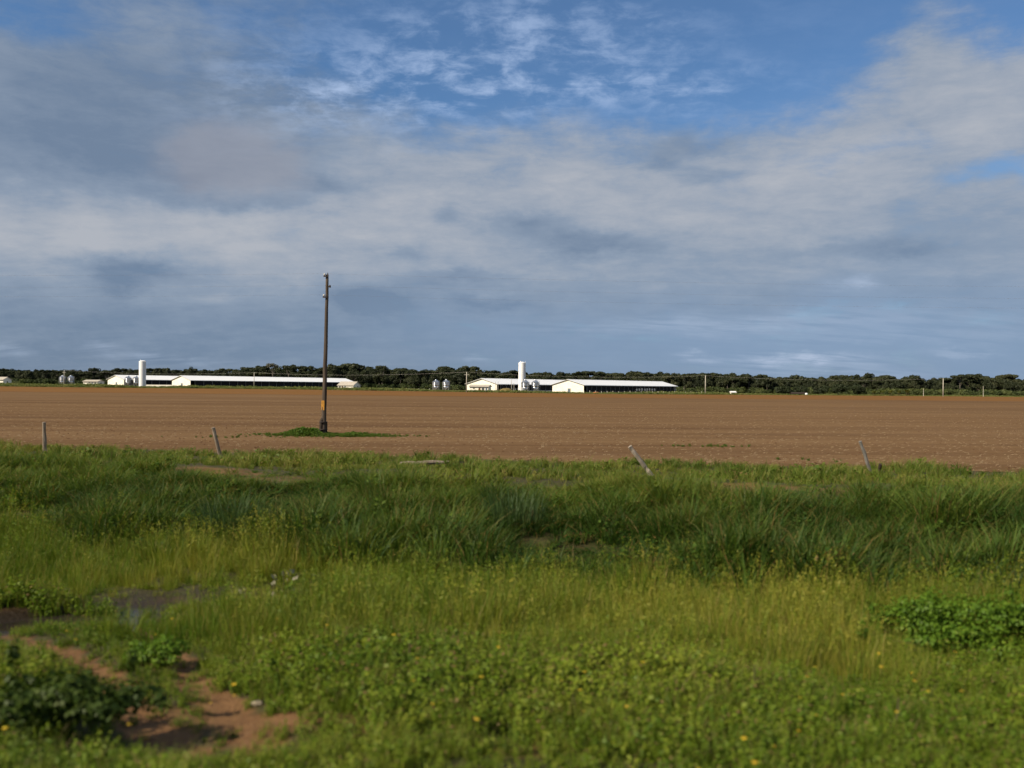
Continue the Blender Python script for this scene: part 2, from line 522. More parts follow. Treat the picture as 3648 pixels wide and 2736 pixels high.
M['greypost'] = pmat('silvered_post_wood', worn((0.128, 0.12, 0.108), (0.208, 0.2, 0.184), 5.0, 7, 0.5, (3, 3, 0.35)), rough=0.9, spec=0.15)
M['yellow'] = pmat('yellow_plate_paint', worn((0.4216, 0.204, 0.0216), (0.3536, 0.17, 0.0252), 8.0), rough=0.55)
M['digit'] = pmat('plate_digit_paint', col=(0.05, 0.028, 0.012), rough=0.7)
M['porcelain'] = pmat('porcelain', col=(0.50, 0.49, 0.46), rough=0.25, spec=0.5)
M['iron'] = pmat('rusty_iron', worn((0.035, 0.030, 0.030), (0.06, 0.045, 0.038), 6.0), rough=0.7, metal=0.4)
M['cable'] = pmat('weathered_cable', col=(0.36, 0.34, 0.31), rough=0.6)
M['cabled'] = pmat('copper_wire', col=(0.20, 0.17, 0.15), rough=0.6)
M['bark'] = pmat('bark', worn((0.10, 0.085, 0.07), (0.20, 0.175, 0.145), 1.2, 5, 0, (1, 1, 0.3)), rough=0.95)
M['stem'] = pmat('plant_stem', col=(0.07, 0.06, 0.025), rough=0.9)
M['hay'] = pmat('dry_heap', worn((0.208, 0.16, 0.056), (0.128, 0.096, 0.04), 1.0, 5, 0.4), rough=1.0)
M['mound'] = pmat('red_earth', worn((0.30, 0.12, 0.045), (0.22, 0.085, 0.03), 1.0, 5, 0.4), rough=1.0)
M['stone'] = pmat('pale_stone', worn((0.336, 0.288, 0.2), (0.224, 0.184, 0.128), 8.0, 5, 0.5), rough=0.9)
M['straw'] = pmat('straw', worn((0.3542, 0.273, 0.1694), (0.2541, 0.1872, 0.1078), 9.0), rough=0.9)
M['clod'] = pmat('clod', worn((0.09625, 0.04836, 0.0231), (0.1463, 0.078, 0.0385), 9.0), rough=1.0)

M['g_tall'] = leaf_mat('tall_grass_blade', [(0.0316, 0.07435, 0.01149), (0.07817, 0.133, 0.01623), (0.1663, 0.1956, 0.0284)], 0.32, dry=(0.183, 0.1252, 0.04057))
M['g_meadow'] = leaf_mat('meadow_grass_blade', [(0.0622, 0.1280, 0.0081), (0.1381, 0.1921, 0.0144), (0.2722, 0.2541, 0.0360)], 0.30, dry=(0.2624, 0.1988, 0.0540))
M['g_verge'] = leaf_mat('verge_grass_blade', [(0.065, 0.1121, 0.0126), (0.125, 0.1729, 0.0216), (0.215, 0.2042, 0.045)], 0.30, dry=(0.24, 0.1615, 0.0675))
M['g_weed'] = leaf_mat('weed_leaf', [(0.056, 0.108, 0.0075), (0.112, 0.172, 0.011), (0.205, 0.240, 0.024)], 0.30, dry=(0.18, 0.125, 0.05))
M['g_flower'] = pmat('yellow_petal', col=(0.55, 0.36, 0.02), rough=0.7)
M['g_pole'] = leaf_mat('lush_grass_blade', [(0.044, 0.092, 0.0112), (0.068, 0.124, 0.0144), (0.112, 0.144, 0.024)], 0.30)
M['g_farm'] = leaf_mat('farm_weed_leaf', [(0.075, 0.105, 0.025), (0.135, 0.165, 0.045), (0.22, 0.21, 0.08)], 0.25)
M['g_forest'] = leaf_mat('forest_leaf', [(0.02132, 0.02788, 0.01394), (0.03608, 0.0451, 0.01968), (0.0656, 0.0697, 0.0328)], 0.18)
M['g_under'] = leaf_mat('undergrowth_leaf', [(0.0255, 0.03825, 0.0153), (0.0476, 0.0663, 0.0221), (0.0935, 0.1105, 0.0357)], 0.2)
M['leaf_dark'] = leaf_mat('dark_crown_leaf', [(0.02132, 0.02788, 0.01394), (0.03116, 0.03936, 0.01804), (0.05084, 0.0574, 0.02788)], 0.18, tint=False)
M['leaf_pale'] = leaf_mat('pale_crown_leaf', [(0.075, 0.075, 0.050), (0.095, 0.092, 0.062), (0.12, 0.115, 0.08)], 0.2, tint=False)
M['leaf_mango'] = leaf_mat('mango_leaf', [(0.0164, 0.0246, 0.01148), (0.0246, 0.03444, 0.01394), (0.03936, 0.0492, 0.01968)], 0.15, tint=False)
M['leaf_banana'] = leaf_mat('banana_leaf', [(0.06, 0.085, 0.016), (0.10, 0.12, 0.022), (0.16, 0.15, 0.035)], 0.3, tint=False)
M['leaf_bush'] = leaf_mat('bush_leaf', [(0.0195, 0.04125, 0.006), (0.036, 0.06375, 0.0075), (0.075, 0.1013, 0.0135)], 0.28, tint=False)
M['leaf_bush2'] = leaf_mat('bright_bush_leaf', [(0.046, 0.1026, 0.008), (0.08625, 0.162, 0.012), (0.1725, 0.2322, 0.022)], 0.28, tint=False)
M['leaf_blue'] = leaf_mat('bluish_grass_blade', [(0.03, 0.0615, 0.021), (0.045, 0.0825, 0.0255), (0.075, 0.1087, 0.03375)], 0.28, tint=False)
M['leaf_dead'] = leaf_mat('dead_grass_blade', [(0.12, 0.065, 0.022), (0.17, 0.095, 0.03), (0.21, 0.13, 0.05)], 0.2, tint=False)
M['leaf_drypale'] = leaf_mat('bleached_leaf', [(0.20, 0.19, 0.12), (0.28, 0.26, 0.18), (0.36, 0.34, 0.26)], 0.25, tint=False)


# ------------------------------------------------------------------ mesh builder
class MB:
    def __init__(self):
        self.v, self.f, self.mi, self.k = [], [], [], 0

    def add(self, vs, fs):
        o = len(self.v)
        self.v += [tuple(q) for q in vs]
        for f in fs:
            self.f.append(tuple(i + o for i in f))
            self.mi.append(self.k)
        return self

    def box(self, x0, x1, y0, y1, z0, z1):
        return self.add([(x0, y0, z0), (x1, y0, z0), (x1, y1, z0), (x0, y1, z0), (x0, y0, z1), (x1, y0, z1), (x1, y1, z1), (x0, y1, z1)],
                        [(0, 3, 2, 1), (4, 5, 6, 7), (0, 1, 5, 4), (1, 2, 6, 5), (2, 3, 7, 6), (3, 0, 4, 7)])

    def tube(self, pts, rr, n=8, cap=True):
        pts = [Vector(p) for p in pts]
        if not hasattr(rr, '__len__'):
            rr = [rr] * len(pts)
        vs, fs = [], []
        for i, p in enumerate(pts):
            d = (pts[min(i + 1, len(pts) - 1)] - pts[max(i - 1, 0)]).normalized()
            a = d.cross(Vector((0.31, 0.95, 0.05)) if abs(d.z) > 0.8 else Vector((0, 0, 1))).normalized()
            b = d.cross(a)
            for k in range(n):
                th = 2 * math.pi * k / n
                vs.append(p + a * math.cos(th) * rr[i] + b * math.sin(th) * rr[i])
        for i in range(len(pts) - 1):
            for k in range(n):
                k2 = (k + 1) % n
                fs.append((i * n + k, i * n + k2, (i + 1) * n + k2, (i + 1) * n + k))
        if cap:
            fs.append(tuple(range(n)))
            fs.append(tuple(reversed(range((len(pts) - 1) * n, len(pts) * n))))
        return self.add(vs, fs)

    def lathe(self, prof, n=20, c=(0, 0, 0), a0=0.0):
        vs, fs = [], []
        for (r, z) in prof:
            for k in range(n):
                th = a0 + 2 * math.pi * k / n
                vs.append((c[0] + r * math.cos(th), c[1] + r * math.sin(th), c[2] + z))
        for i in range(len(prof) - 1):
            for k in range(n):
                k2 = (k + 1) % n
                fs.append((i * n + k, i * n + k2, (i + 1) * n + k2, (i + 1) * n + k))
        if prof[0][0] > 1e-4:
            fs.append(tuple(reversed(range(n))))
        if prof[-1][0] > 1e-4:
            fs.append(tuple(range((len(prof) - 1) * n, len(prof) * n)))
        return self.add(vs, fs)

    def prism(self, poly, axis_from, axis_to):
        """poly in (y,z), extruded along x"""
        n = len(poly)
        vs = [(axis_from, y, z) for y, z in poly] + [(axis_to, y, z) for y, z in poly]
        fs = [tuple(reversed(range(n))), tuple(range(n, 2 * n))]
        for i in range(n):
            j = (i + 1) % n
            fs.append((i, j, n + j, n + i))
        return self.add(vs, fs)

    def mesh(self, name, mats, smooth=False):
        me = bpy.data.meshes.new(name)
        me.from_pydata(self.v, [], self.f)
        for m in (mats if isinstance(mats, (list, tuple)) else [mats]):
            me.materials.append(m)
        if max(self.mi, default=0) > 0:
            me.polygons.foreach_set('material_index', self.mi)
        bm = bmesh.new()
        bm.from_mesh(me)
        bmesh.ops.recalc_face_normals(bm, faces=bm.faces)
        bm.to_mesh(me)
        bm.free()
        if smooth:
            me.polygons.foreach_set('use_smooth', [True] * len(me.polygons))
        me.update()
        return me

    def build(self, name, mats, parent=None, smooth=False):
        return link(name, self.mesh(name, mats, smooth), parent)


def link(name, me, parent=None):
    o = bpy.data.objects.new(name, me)
    COL.objects.link(o)
    if parent is not None:
        o.parent = parent
    return o


def tag(o, label=None, cat=None, group=None, kind=None):
    if label:
        o['label'] = label
    if cat:
        o['category'] = cat
    if group:
        o['group'] = group
    if kind:
        o['kind'] = kind
    return o


def thing(name, label, cat, loc=(0, 0, 0), rz=0.0, group=None):
    o = bpy.data.objects.new(name, None)
    o.empty_display_size = 0.3
    COL.objects.link(o)
    o.location = loc
    o.rotation_euler = (0, 0, rz)
    return tag(o, label, cat, group)


def grid_mesh(name, Xs, Ys, mat, dz=0.0, attrs=None, zf=None):
    """Xs, Ys: 2-D arrays of positions"""
    Z = (zf or terrain)(Xs, Ys) + dz
    nr, nc = Xs.shape
    co = np.stack([Xs, Ys, Z], -1).reshape(-1, 3)
    i = np.arange(nr * nc).reshape(nr, nc)
    q = np.stack([i[:-1, :-1], i[:-1, 1:], i[1:, 1:], i[1:, :-1]], -1).reshape(-1, 4)
    me = bpy.data.meshes.new(name)
    me.vertices.add(len(co))
    me.vertices.foreach_set('co', co.ravel())
    me.loops.add(q.size)
    me.loops.foreach_set('vertex_index', q.ravel())
    me.polygons.add(len(q))
    me.polygons.foreach_set('loop_start', np.arange(0, q.size, 4))
    me.polygons.foreach_set('loop_total', np.full(len(q), 4))
    me.polygons.foreach_set('use_smooth', np.ones(len(q), bool))
    me.update(calc_edges=True)
    me.validate()
    for k, a in (attrs or {}).items():
        me.attributes.new(k, 'FLOAT', 'POINT').data.foreach_set('value', np.ascontiguousarray(a.ravel(), dtype=np.float32))
    me.materials.append(mat)
    return link(name, me)


# ------------------------------------------------------------------ the setting
def setting():
    # land out to the horizon
    xs = np.concatenate([-np.geomspace(9000, 60, 24), np.linspace(-50, 50, 9), np.geomspace(60, 9000, 24)])
    ys = np.concatenate([[-60, -30, 0, 20, 40, 80, 140, 200], np.linspace(240, 700, 24), np.geomspace(760, 12000, 14)])
    X, Y = np.meshgrid(xs, ys)
    g = grid_mesh('ground', X, Y, M['ground'], zf=lambda a, b: far_z(a, b) - 0.06 - 0.9 * sst(260, 200, b))
    tag(g, 'rough green and brown pasture reaching back to the wood', kind='structure')
    # stubble field
    xs = np.linspace(-330, 330, 90)
    q = np.linspace(0, 1, 120) ** 2.2
    X, Q = np.meshgrid(xs, q)
    Y0 = 27.6 - skew(X)
    Y = Y0 + Q * (218 - Y0)
    f = grid_mesh('stubble_field', X, Y, M['field'], dz=0.012)
    tag(f, 'wide brown harvested field streaked with dry stubble', kind='structure')
    # red tilled strip
    xs = np.linspace(-420, 420, 60)
    q = np.linspace(0, 1, 24)
    X, Q = np.meshgrid(xs, q)
    Y0 = 217.0 + 0 * X
    Y1 = farm_edge(X)
    r = grid_mesh('red_soil_strip', X, Y0 + Q * (Y1 - Y0), M['red'], dz=0.03)
    tag(r, 'narrow band of freshly tilled red soil beyond the stubble', kind='structure')
    # roadside verge, ditch and bank
    xs = np.linspace(-46, 46, 420)
    ss = np.linspace(-4, 28.3, 190)
    X, S = np.meshgrid(xs, ss)
    Y = S - skew(X)
    wet = np.clip(np.exp(-(dist_poly(X, Y, WET) / 0.55) ** 2) * 0.9 + np.exp(-(np.hypot((X - PUD[0]) / 1.7, (Y - PUD[1]) / 0.8)) ** 2), 0, 1)
    v = grid_mesh('roadside_verge', X, Y, M['verge'], attrs={'bare': bare_mask(X, Y), 'wet': wet})
    tag(v, 'uneven roadside verge with a shallow ditch and reddish soil', kind='structure')
    # puddle in the ditch
    xs = np.linspace(PUD[0] - 3.4, PUD[0] + 5.5, 20)
    ys = np.linspace(PUD[1] - 1.2, PUD[1] + 2.2, 14)
    X, Y = np.meshgrid(xs, ys)
    zw = tz(*PUD) + 0.018
    w = grid_mesh('puddle', X, Y, M['water'], zf=lambda a, b: 0 * a + zw)
    tag(w, 'dark muddy puddle lying in the ditch', kind='structure')


def farm_edge(X):
    return np.interp(X, [-420, -270, -180, -105, -20, 50, 130, 260, 420], [330, 340, 354, 405, 390, 364, 415, 470, 490])


setting()


# ------------------------------------------------------------------ plant prototypes
def raw_mesh(name, co, quads, mat, attrs):
    me = bpy.data.meshes.new(name)
    me.vertices.add(len(co))
    me.vertices.foreach_set('co', np.ascontiguousarray(co, dtype=np.float32).ravel())
    me.loops.add(quads.size)
    me.loops.foreach_set('vertex_index', quads.ravel().astype(np.int32))
    me.polygons.add(len(quads))
    me.polygons.foreach_set('loop_start', np.arange(0, quads.size, 4))
    me.polygons.foreach_set('loop_total', np.full(len(quads), 4))
    me.update(calc_edges=True)
    for k, a in attrs.items():
        me.attributes.new(k, 'FLOAT', 'POINT').data.foreach_set('value', np.ascontiguousarray(a, dtype=np.float32))
    for m in (mat if isinstance(mat, list) else [mat]):
        me.materials.append(m)
    return me


def blades(rng, n, h, spread, lean, width, segs=3, droop=0.25, hvar=0.35, twist=0.6):
    """n curved grass blades; returns co, quads, t, r"""
    az = rng.uniform(0, 2 * np.pi, n)
    rr = spread * np.sqrt(rng.uniform(0, 1, n))
    bx, by = rr * np.cos(az), rr * np.sin(az)
    da = az + rng.normal(0, 0.9, n)
    hh = h * (1 - hvar * rng.uniform(0, 1, n) ** 0.7)
    ln = lean * hh * rng.uniform(0.2, 1.0, n)
    dr = droop * rng.uniform(0.3, 1.0, n)
    ww = width * rng.uniform(0.6, 1.2, n)
    fa = da + np.pi / 2 + rng.normal(0, twist, n)
    tt = np.linspace(0, 1, segs + 1)
    co = np.zeros((n, segs + 1, 2, 3))
    for k, u in enumerate(tt):
        cx = bx + np.cos(da) * ln * u ** 1.8
        cy = by + np.sin(da) * ln * u ** 1.8
        cz = hh * (u - dr * u ** 3) - 0.02
        w = ww * 0.5 * (1 - u ** 1.6 * 0.93)
        co[:, k, 0] = np.stack([cx - np.cos(fa) * w, cy - np.sin(fa) * w, cz], -1)
        co[:, k, 1] = np.stack([cx + np.cos(fa) * w, cy + np.sin(fa) * w, cz], -1)
    idx = np.arange(n * (segs + 1) * 2).reshape(n, segs + 1, 2)
    q = np.stack([idx[:, :-1, 0], idx[:, :-1, 1], idx[:, 1:, 1], idx[:, 1:, 0]], -1).reshape(-1, 4)
    t = np.broadcast_to(tt[None, :, None], (n, segs + 1, 2)).ravel()
    r = np.broadcast_to(rng.uniform(0, 1, n)[:, None, None], (n, segs + 1, 2)).ravel()
    return co.reshape(-1, 3), q, t, r


def leaves_at(rng, P, Nrm, size, aspect=1.5):
    """folded leaf quads at points P with normals Nrm"""
    n = len(P)
    Nrm = Nrm / (np.linalg.norm(Nrm, axis=1, keepdims=True) + 1e-9)
    a = np.cross(Nrm, rng.normal(size=(n, 3)))
    a /= np.linalg.norm(a, axis=1, keepdims=True) + 1e-9
    b = np.cross(Nrm, a)
    s = (size * rng.uniform(0.55, 1.25, n))[:, None]
    L, W = a * s * aspect * 0.5, b * s * 0.5
    co = np.stack([P - L, P + W - Nrm * s * 0.12, P + L, P - W - Nrm * s * 0.12], 1).reshape(-1, 3)
    q = np.arange(n * 4).reshape(n, 4)
    r = np.repeat(rng.uniform(0, 1, n), 4)
    return co, q, np.full(n * 4, 0.5), r


def merge(parts):
    co, q, t, r, o = [], [], [], [], 0
    for c, f, a, b in parts:
        co.append(c)
        q.append(f + o)
        t.append(a)
        r.append(b)
        o += len(c)
    return np.concatenate(co), np.concatenate(q), np.concatenate(t), np.concatenate(r)


def weed(rng, h, nl, size):
    """an upright leafy weed: several leaves round short stems"""
    ns = rng.integers(2, 5)
    parts = []
    for _ in range(ns):
        az, ln = rng.uniform(0, 6.28), h * rng.uniform(0.1, 0.5)
        hh = h * rng.uniform(0.6, 1.0)
        u = np.sort(rng.uniform(0.15, 1.0, nl))
        th = np.arange(nl) * 2.4 + rng.uniform(0, 6)
        rr = size * 0.6 * (1.15 - 0.6 * u)
        P = np.stack([np.cos(az) * ln * u + rr * np.cos(th), np.sin(az) * ln * u + rr * np.sin(th), hh * u], -1)
        N = np.stack([0.5 * np.cos(th), 0.5 * np.sin(th), np.full(nl, 0.9)], -1) + rng.normal(0, 0.25, (nl, 3))
        parts.append(leaves_at(rng, P, N, size, 1.6))
        parts.append(blades(rng, 1, hh, 0.005, ln / hh, 0.006, 2, 0.0, 0.05))
    return merge(parts)


def lobe_crown(rng, lobes, n, size, shell=0.72, up=0.25):
    lob = np.array([[*c, *r] for c, r in lobes], float)
    wgt = (lob[:, 3] * lob[:, 4] * lob[:, 5]) ** 0.7
    k = rng.choice(len(lob), n, p=wgt / wgt.sum())
    d = rng.normal(size=(n, 3))
    d /= np.linalg.norm(d, axis=1, keepdims=True)
    rr = shell + (1 - shell) * rng.uniform(0, 1, n)
    rr = np.where(rng.uniform(0, 1, n) < 0.2, rng.uniform(0.2, 1.12, n), rr)
    P = lob[k, :3] + d * rr[:, None] * lob[k, 3:]
    N = d + rng.normal(0, 0.45, (n, 3)) + np.array([0, 0, up])
    return leaves_at(rng, P, N, size, 1.25)


def rand_tree_lobes(rng, h, spread, style):
    lobes = []
    if style == 'flat':
        for _ in range(9):
            a, r = rng.uniform(0, 6.28), spread * math.sqrt(rng.uniform(0, 1))
            lobes.append(((r * math.cos(a), r * math.sin(a), h * rng.uniform(0.84, 0.93)), (spread * 0.42, spread * 0.42, h * 0.07)))
    elif style == 'tall':
        for _ in range(9):
            u = rng.uniform(0, 1)
            a, r = rng.uniform(0, 6.28), spread * 0.55 * (1 - 0.5 * u)
            lobes.append(((r * math.cos(a), r * math.sin(a), h * (0.42 + 0.45 * u)), (spread * 0.42, spread * 0.42, h * 0.13)))
    else:
        for _ in range(10):
            a, r = rng.uniform(0, 6.28), spread * 0.75 * math.sqrt(rng.uniform(0, 1))
            zc = h * (0.80 - 0.36 * (r / spread) ** 1.3 - 0.22 * rng.uniform(0, 1))
            lobes.append(((r * math.cos(a), r * math.sin(a), zc), (spread * 0.45, spread * 0.45, h * 0.15)))
    return lobes


def trunk_builder(rng, h, r0, lobes, base=0.0):
    mb = MB()
    top = h * 0.62
    bend = rng.normal(0, 0.02 * h, 2)
    mid = (bend[0], bend[1], top * 0.5)
    mb.tube([(0, 0, -0.3), (bend[0] * 0.4, bend[1] * 0.4, top * 0.25), mid, (bend[0] * 1.4, bend[1] * 1.4, top)], [r0 * 1.25, r0, r0 * 0.8, r0 * 0.45], 7)
    for c, _ in lobes[:7]:
        z0 = top * rng.uniform(0.5, 0.95)
        mb.tube([(bend[0], bend[1], z0), (0.5 * c[0] + bend[0] * 0.5, 0.5 * c[1] + bend[1] * 0.5, 0.6 * c[2] + 0.4 * z0), c], [r0 * 0.42, r0 * 0.28, r0 * 0.08], 5)
    return mb


def tree_proto(name, rng, h, spread, style, n, size, mat):
    """trunk, limbs and leaf clumps joined, for the mass of the wood"""
    lobes = rand_tree_lobes(rng, h, spread, style)
    co, q, t, r = lobe_crown(rng, lobes, n, size)
    mb = trunk_builder(rng, h, 0.02 * h, lobes)
    o = len(co)
    quads = [list(f) for f in mb.f if len(f) == 4]
    co = np.concatenate([co, np.array(mb.v)])
    nq = len(q)
    q = np.concatenate([q, np.array(quads) + o])
    ex = len(mb.v)
    me = raw_mesh(name, co, q, [mat, M['bark']], {'t': np.concatenate([t, np.zeros(ex)]), 'r': np.concatenate([r, np.zeros(ex)])})
    mi = np.zeros(len(q), np.int32)
    mi[nq:] = 1
    me.polygons.foreach_set('material_index', mi)
    return me


_sc = [0]


def scatter(name, label, protos, P, scale, tint, rz, tilt=None, idx=None, seed=1):
    """one stuff object: prototypes set on points by geometry nodes"""
    rng = np.random.default_rng(seed)
    n = len(P)
    _sc[0] += 1
    coll = bpy.data.collections.new('protos_%02d' % _sc[0])
    for i, me in enumerate(protos):
        coll.objects.link(bpy.data.objects.new('proto_%02d_%02d' % (_sc[0], i), me))
    me = bpy.data.meshes.new(name)
    me.vertices.add(n)
    me.vertices.foreach_set('co', np.ascontiguousarray(P, dtype=np.float32).ravel())
    rot = np.zeros((n, 3), np.float32)
    if tilt is not None:
        rot[:, 0] = rng.normal(0, 1, n) * tilt
        rot[:, 1] = rng.normal(0, 1, n) * tilt
    rot[:, 2] = rz
    me.attributes.new('rot', 'FLOAT_VECTOR', 'POINT').data.foreach_set('vector', rot.ravel())
    sc = np.asarray(scale, np.float32)
    if sc.ndim == 1:
        sc = np.repeat(sc[:, None], 3, 1)
    me.attributes.new('scl', 'FLOAT_VECTOR', 'POINT').data.foreach_set('vector', np.ascontiguousarray(sc).ravel())
    me.attributes.new('tint', 'FLOAT', 'POINT').data.foreach_set('value', np.asarray(tint, np.float32))
    if idx is None:
        idx = rng.integers(0, len(protos), n)
    me.attributes.new('idx', 'INT', 'POINT').data.foreach_set('value', np.asarray(idx, np.int32))
    o = link(name, me)
    tag(o, label, kind='stuff')
    g = bpy.data.node_groups.new(name + '_scatter', 'GeometryNodeTree')
    g.interface.new_socket('Geometry', in_out='INPUT', socket_type='NodeSocketGeometry')
    g.interface.new_socket('Geometry', in_out='OUTPUT', socket_type='NodeSocketGeometry')
    N, L = g.nodes, g.links
    gi, go = N.new('NodeGroupInput'), N.new('NodeGroupOutput')
    ci = N.new('GeometryNodeCollectionInfo')
    ci.inputs['Collection'].default_value = coll
    ci.inputs['Separate Children'].default_value = True
    ci.inputs['Reset Children'].default_value = True
    iop = N.new('GeometryNodeInstanceOnPoints')
    iop.inputs['Pick Instance'].default_value = True

    def na(nm, ty):
        a = N.new('GeometryNodeInputNamedAttribute')
        a.data_type = ty
        a.inputs[0].default_value = nm
        return a.outputs[0]
    L.new(gi.outputs[0], iop.inputs['Points'])
    L.new(ci.outputs[0], iop.inputs['Instance'])
    L.new(na('idx', 'INT'), iop.inputs['Instance Index'])
    e2r = N.new('FunctionNodeEulerToRotation')
    L.new(na('rot', 'FLOAT_VECTOR'), e2r.inputs[0])
    L.new(e2r.outputs[0], iop.inputs['Rotation'])
    L.new(na('scl', 'FLOAT_VECTOR'), iop.inputs['Scale'])
    L.new(iop.outputs[0], go.inputs[0])
    md = o.modifiers.new('scatter', 'NODES')
    md.node_group = g
    return o


POSTS = [(2345, 1725, 22.0), (3118, 1730, 23.5), (160, 1640, 28.5), (784, 1625, 27.5)]


def post_clear(X, Y):
    k = 1.0
    for px, py, D in POSTS:
        b = at(px, py, D)
        k = k * (1 - 0.72 * np.exp(-((X - b.x) / 0.7) ** 2 - ((Y - b.y + 0.9) / 1.6) ** 2))
    return k


def sample_s(rng, n, s0, s1, ymax=60, xl=None, margin=7.0):
    """random points of the strip s0..s1 that lie in or near the camera's view, evenly over the ground"""
    out = []
    tot = 0
    while tot < n:
        X = rng.uniform(-30, 30, n * 3)
        S = rng.uniform(s0, s1, n * 3)
        Y = S - skew(X)
        ok = (np.abs(X) < 0.62 * Y + margin) & (Y > 2.2) & (np.abs(X) < 29)
        out.append(np.stack([X[ok], Y[ok]], -1))
        tot += ok.sum()
    return np.concatenate(out)[:n]


# ------------------------------------------------------------------ grass and weeds
def vegetation():
    r = np.random.default_rng(11)
    # --- tall dark grass on the bank
    protos = []
    for i in range(7):
        protos.append(raw_mesh('p', *_p(blades(r, 46, 0.95, 0.16, 0.75, 0.016, 4, 0.45)), M['g_tall']))
    for i in range(3):
        protos.append(raw_mesh('p', *_p(merge([blades(r, 26, 0.7, 0.2, 0.9, 0.022, 4, 0.6), weed(r, 0.55, 16, 0.048), weed(r, 0.45, 16, 0.048)])), M['g_tall']))
    A = sample_s(r, 9800, 10.8, 19.6)
    X, Y = A[:, 0], A[:, 1]
    s = sof(X, Y)
    hmod = np.clip(0.78 + 0.36 * wob(X, Y, 0.8, 2) + 0.46 * wob(X, Y, 2.4, 14), 0.16, 1.6)
    fade = sst(11.2, 12.6, s + 0.7 * wob(X, Y, 0.6, 9)) * sst(18.6, 16.8, s + 0.9 * wob(X, Y, 0.8, 4))
    keep = (r.uniform(0, 1, len(X)) < fade * (0.45 + 0.55 * hmod)) & (r.uniform(0, 1, len(X)) > 0.9 * bare_mask(X, Y))
    X, Y, hmod, s = X[keep], Y[keep], hmod[keep], s[keep]
    P = np.stack([X, Y, terrain(X, Y) - 0.02], -1)
    hs = hmod * (1.10 - 0.105 * np.clip(s - 13.0, 0, 5)) * r.uniform(0.75, 1.15, len(X))
    sc = np.stack([0.75 + 0.35 * hs, 0.75 + 0.35 * hs, hs], -1)
    tint = np.clip(0.34 + 0.30 * wob(X, Y, 1.1, 20) + 0.28 * (hmod - 0.8) + 0.06 * (s - 15.0) + r.normal(0, 0.14, len(X)), 0, 1)
    scatter('tall_grass', 'tall dark green grass crowding the bank behind the ditch', protos, P, sc, tint, r.uniform(0, 6.28, len(X)), 0.10, seed=2)
    # --- grass along the fence line
    protos = []
    for i in range(6):
        protos.append(raw_mesh('p', *_p(blades(r, 34, 0.55, 0.15, 0.7, 0.018, 3, 0.4)), M['g_verge']))
    for i in range(2):
        protos.append(raw_mesh('p', *_p(merge([blades(r, 14, 0.5, 0.12, 0.7, 0.02, 3, 0.4), weed(r, 0.35, 10, 0.07)])), M['g_verge']))
    A = sample_s(r, 9000, 17.0, 28.4)
    X, Y = A[:, 0], A[:, 1]
    s = sof(X, Y)
    edge = 26.9 + 0.8 * wob(X, Y, 0.5, 6)
    dens = sst(18.6, 21.0, s + 0.9 * wob(X, Y, 0.7, 30)) * sst(edge + 0.7, edge - 0.6, s) + 0.34 * (s < 21.0)
    dens = dens * np.clip(0.78 + 0.5 * wob(X, Y, 1.3, 24), 0.12, 1)
    keep = (r.uniform(0, 1, len(X)) < dens) & (r.uniform(0, 1, len(X)) > 0.55 * bare_mask(X, Y))
    X, Y, s = X[keep], Y[keep], s[keep]
    hs = np.clip(0.80 + 0.35 * wob(X, Y, 1.0, 17), 0.35, 1.3) * r.uniform(0.6, 1.2, len(X)) * (0.45 + 0.47 * sst(19, 22.5, s)) * post_clear(X, Y)
    P = np.stack([X, Y, terrain(X, Y) - 0.02], -1)
    tint = np.clip(0.40 + 0.3 * wob(X, Y, 0.9, 28) + r.normal(0, 0.16, len(X)), 0, 1)
    scatter('fence_line_grass', 'mid green grass growing along the leaning fence posts', protos, P, hs, tint, r.uniform(0, 6.28, len(X)), 0.1, seed=3)
    # --- fine yellow-green meadow grass in and behind the ditch
    protos = []
    for i in range(7):
        pp = [blades(r, 96, 0.68, 0.24, 0.40, 0.0095, 4, 0.2, 0.75), blades(r, 16, 0.5, 0.26, 1.3, 0.008, 4, 0.6, 0.5)]
        for _ in range(4):                      # flowering stalks with open tan plumes
            st = blades(r, 1, 0.86, 0.24, 0.25, 0.005, 4, 0.08, 0.25)
            tip = st[0][-2:].mean(0)
            k = 7
            Pq = tip + np.stack([r.normal(0, 0.014, k), r.normal(0, 0.014, k), -r.uniform(0, 0.14, k)], -1)
            pl = leaves_at(r, Pq, r.normal(0, 1, (k, 3)), 0.014, 2.6)
            pp += [st, (pl[0], pl[1], pl[2], np.full(len(pl[0]), 0.86))]
        protos.append(raw_mesh('p', *_p(merge(pp)), M['g_meadow']))
    A = sample_s(r, 10500, 6.3, 14.2, margin=4)
    X, Y = A[:, 0], A[:, 1]
    s = sof(X, Y)
    edge = 12.0 + 0.9 * wob(X, Y, 0.55, 33)
    near = 7.9 + 0.7 * wob(X, Y, 0.7, 21)
    dens = sst(edge + 0.6, edge - 0.5, s) * sst(near - 1.0, near + 0.5, s)
    wetd = dist_poly(X, Y, WET)
    dens = dens * (1 - 0.85 * np.exp(-(wetd / 0.34) ** 2)) * (1 - 0.96 * np.exp(-(np.hypot((X - PUD[0]) / 1.4, (Y - PUD[1]) / 0.6)) ** 4))
    keep = (r.uniform(0, 1, len(X)) < dens * np.clip(0.85 + 0.3 * wob(X, Y, 1.5, 7), 0.35, 1)) & (r.uniform(0, 1, len(X)) > bare_mask(X, Y))
    X, Y, s = X[keep], Y[keep], s[keep]
    hs = np.clip(0.80 + 0.28 * wob(X, Y, 0.8, 12) + 0.20 * wob(X, Y, 3.1, 2), 0.3, 1.3) * r.uniform(0.55, 1.2, len(X)) * (0.7 + 0.3 * sst(7, 9.5, s))
    hs = hs * (1 - 0.35 * np.exp(-(dist_poly(X, Y, WET) / 1.0) ** 2))
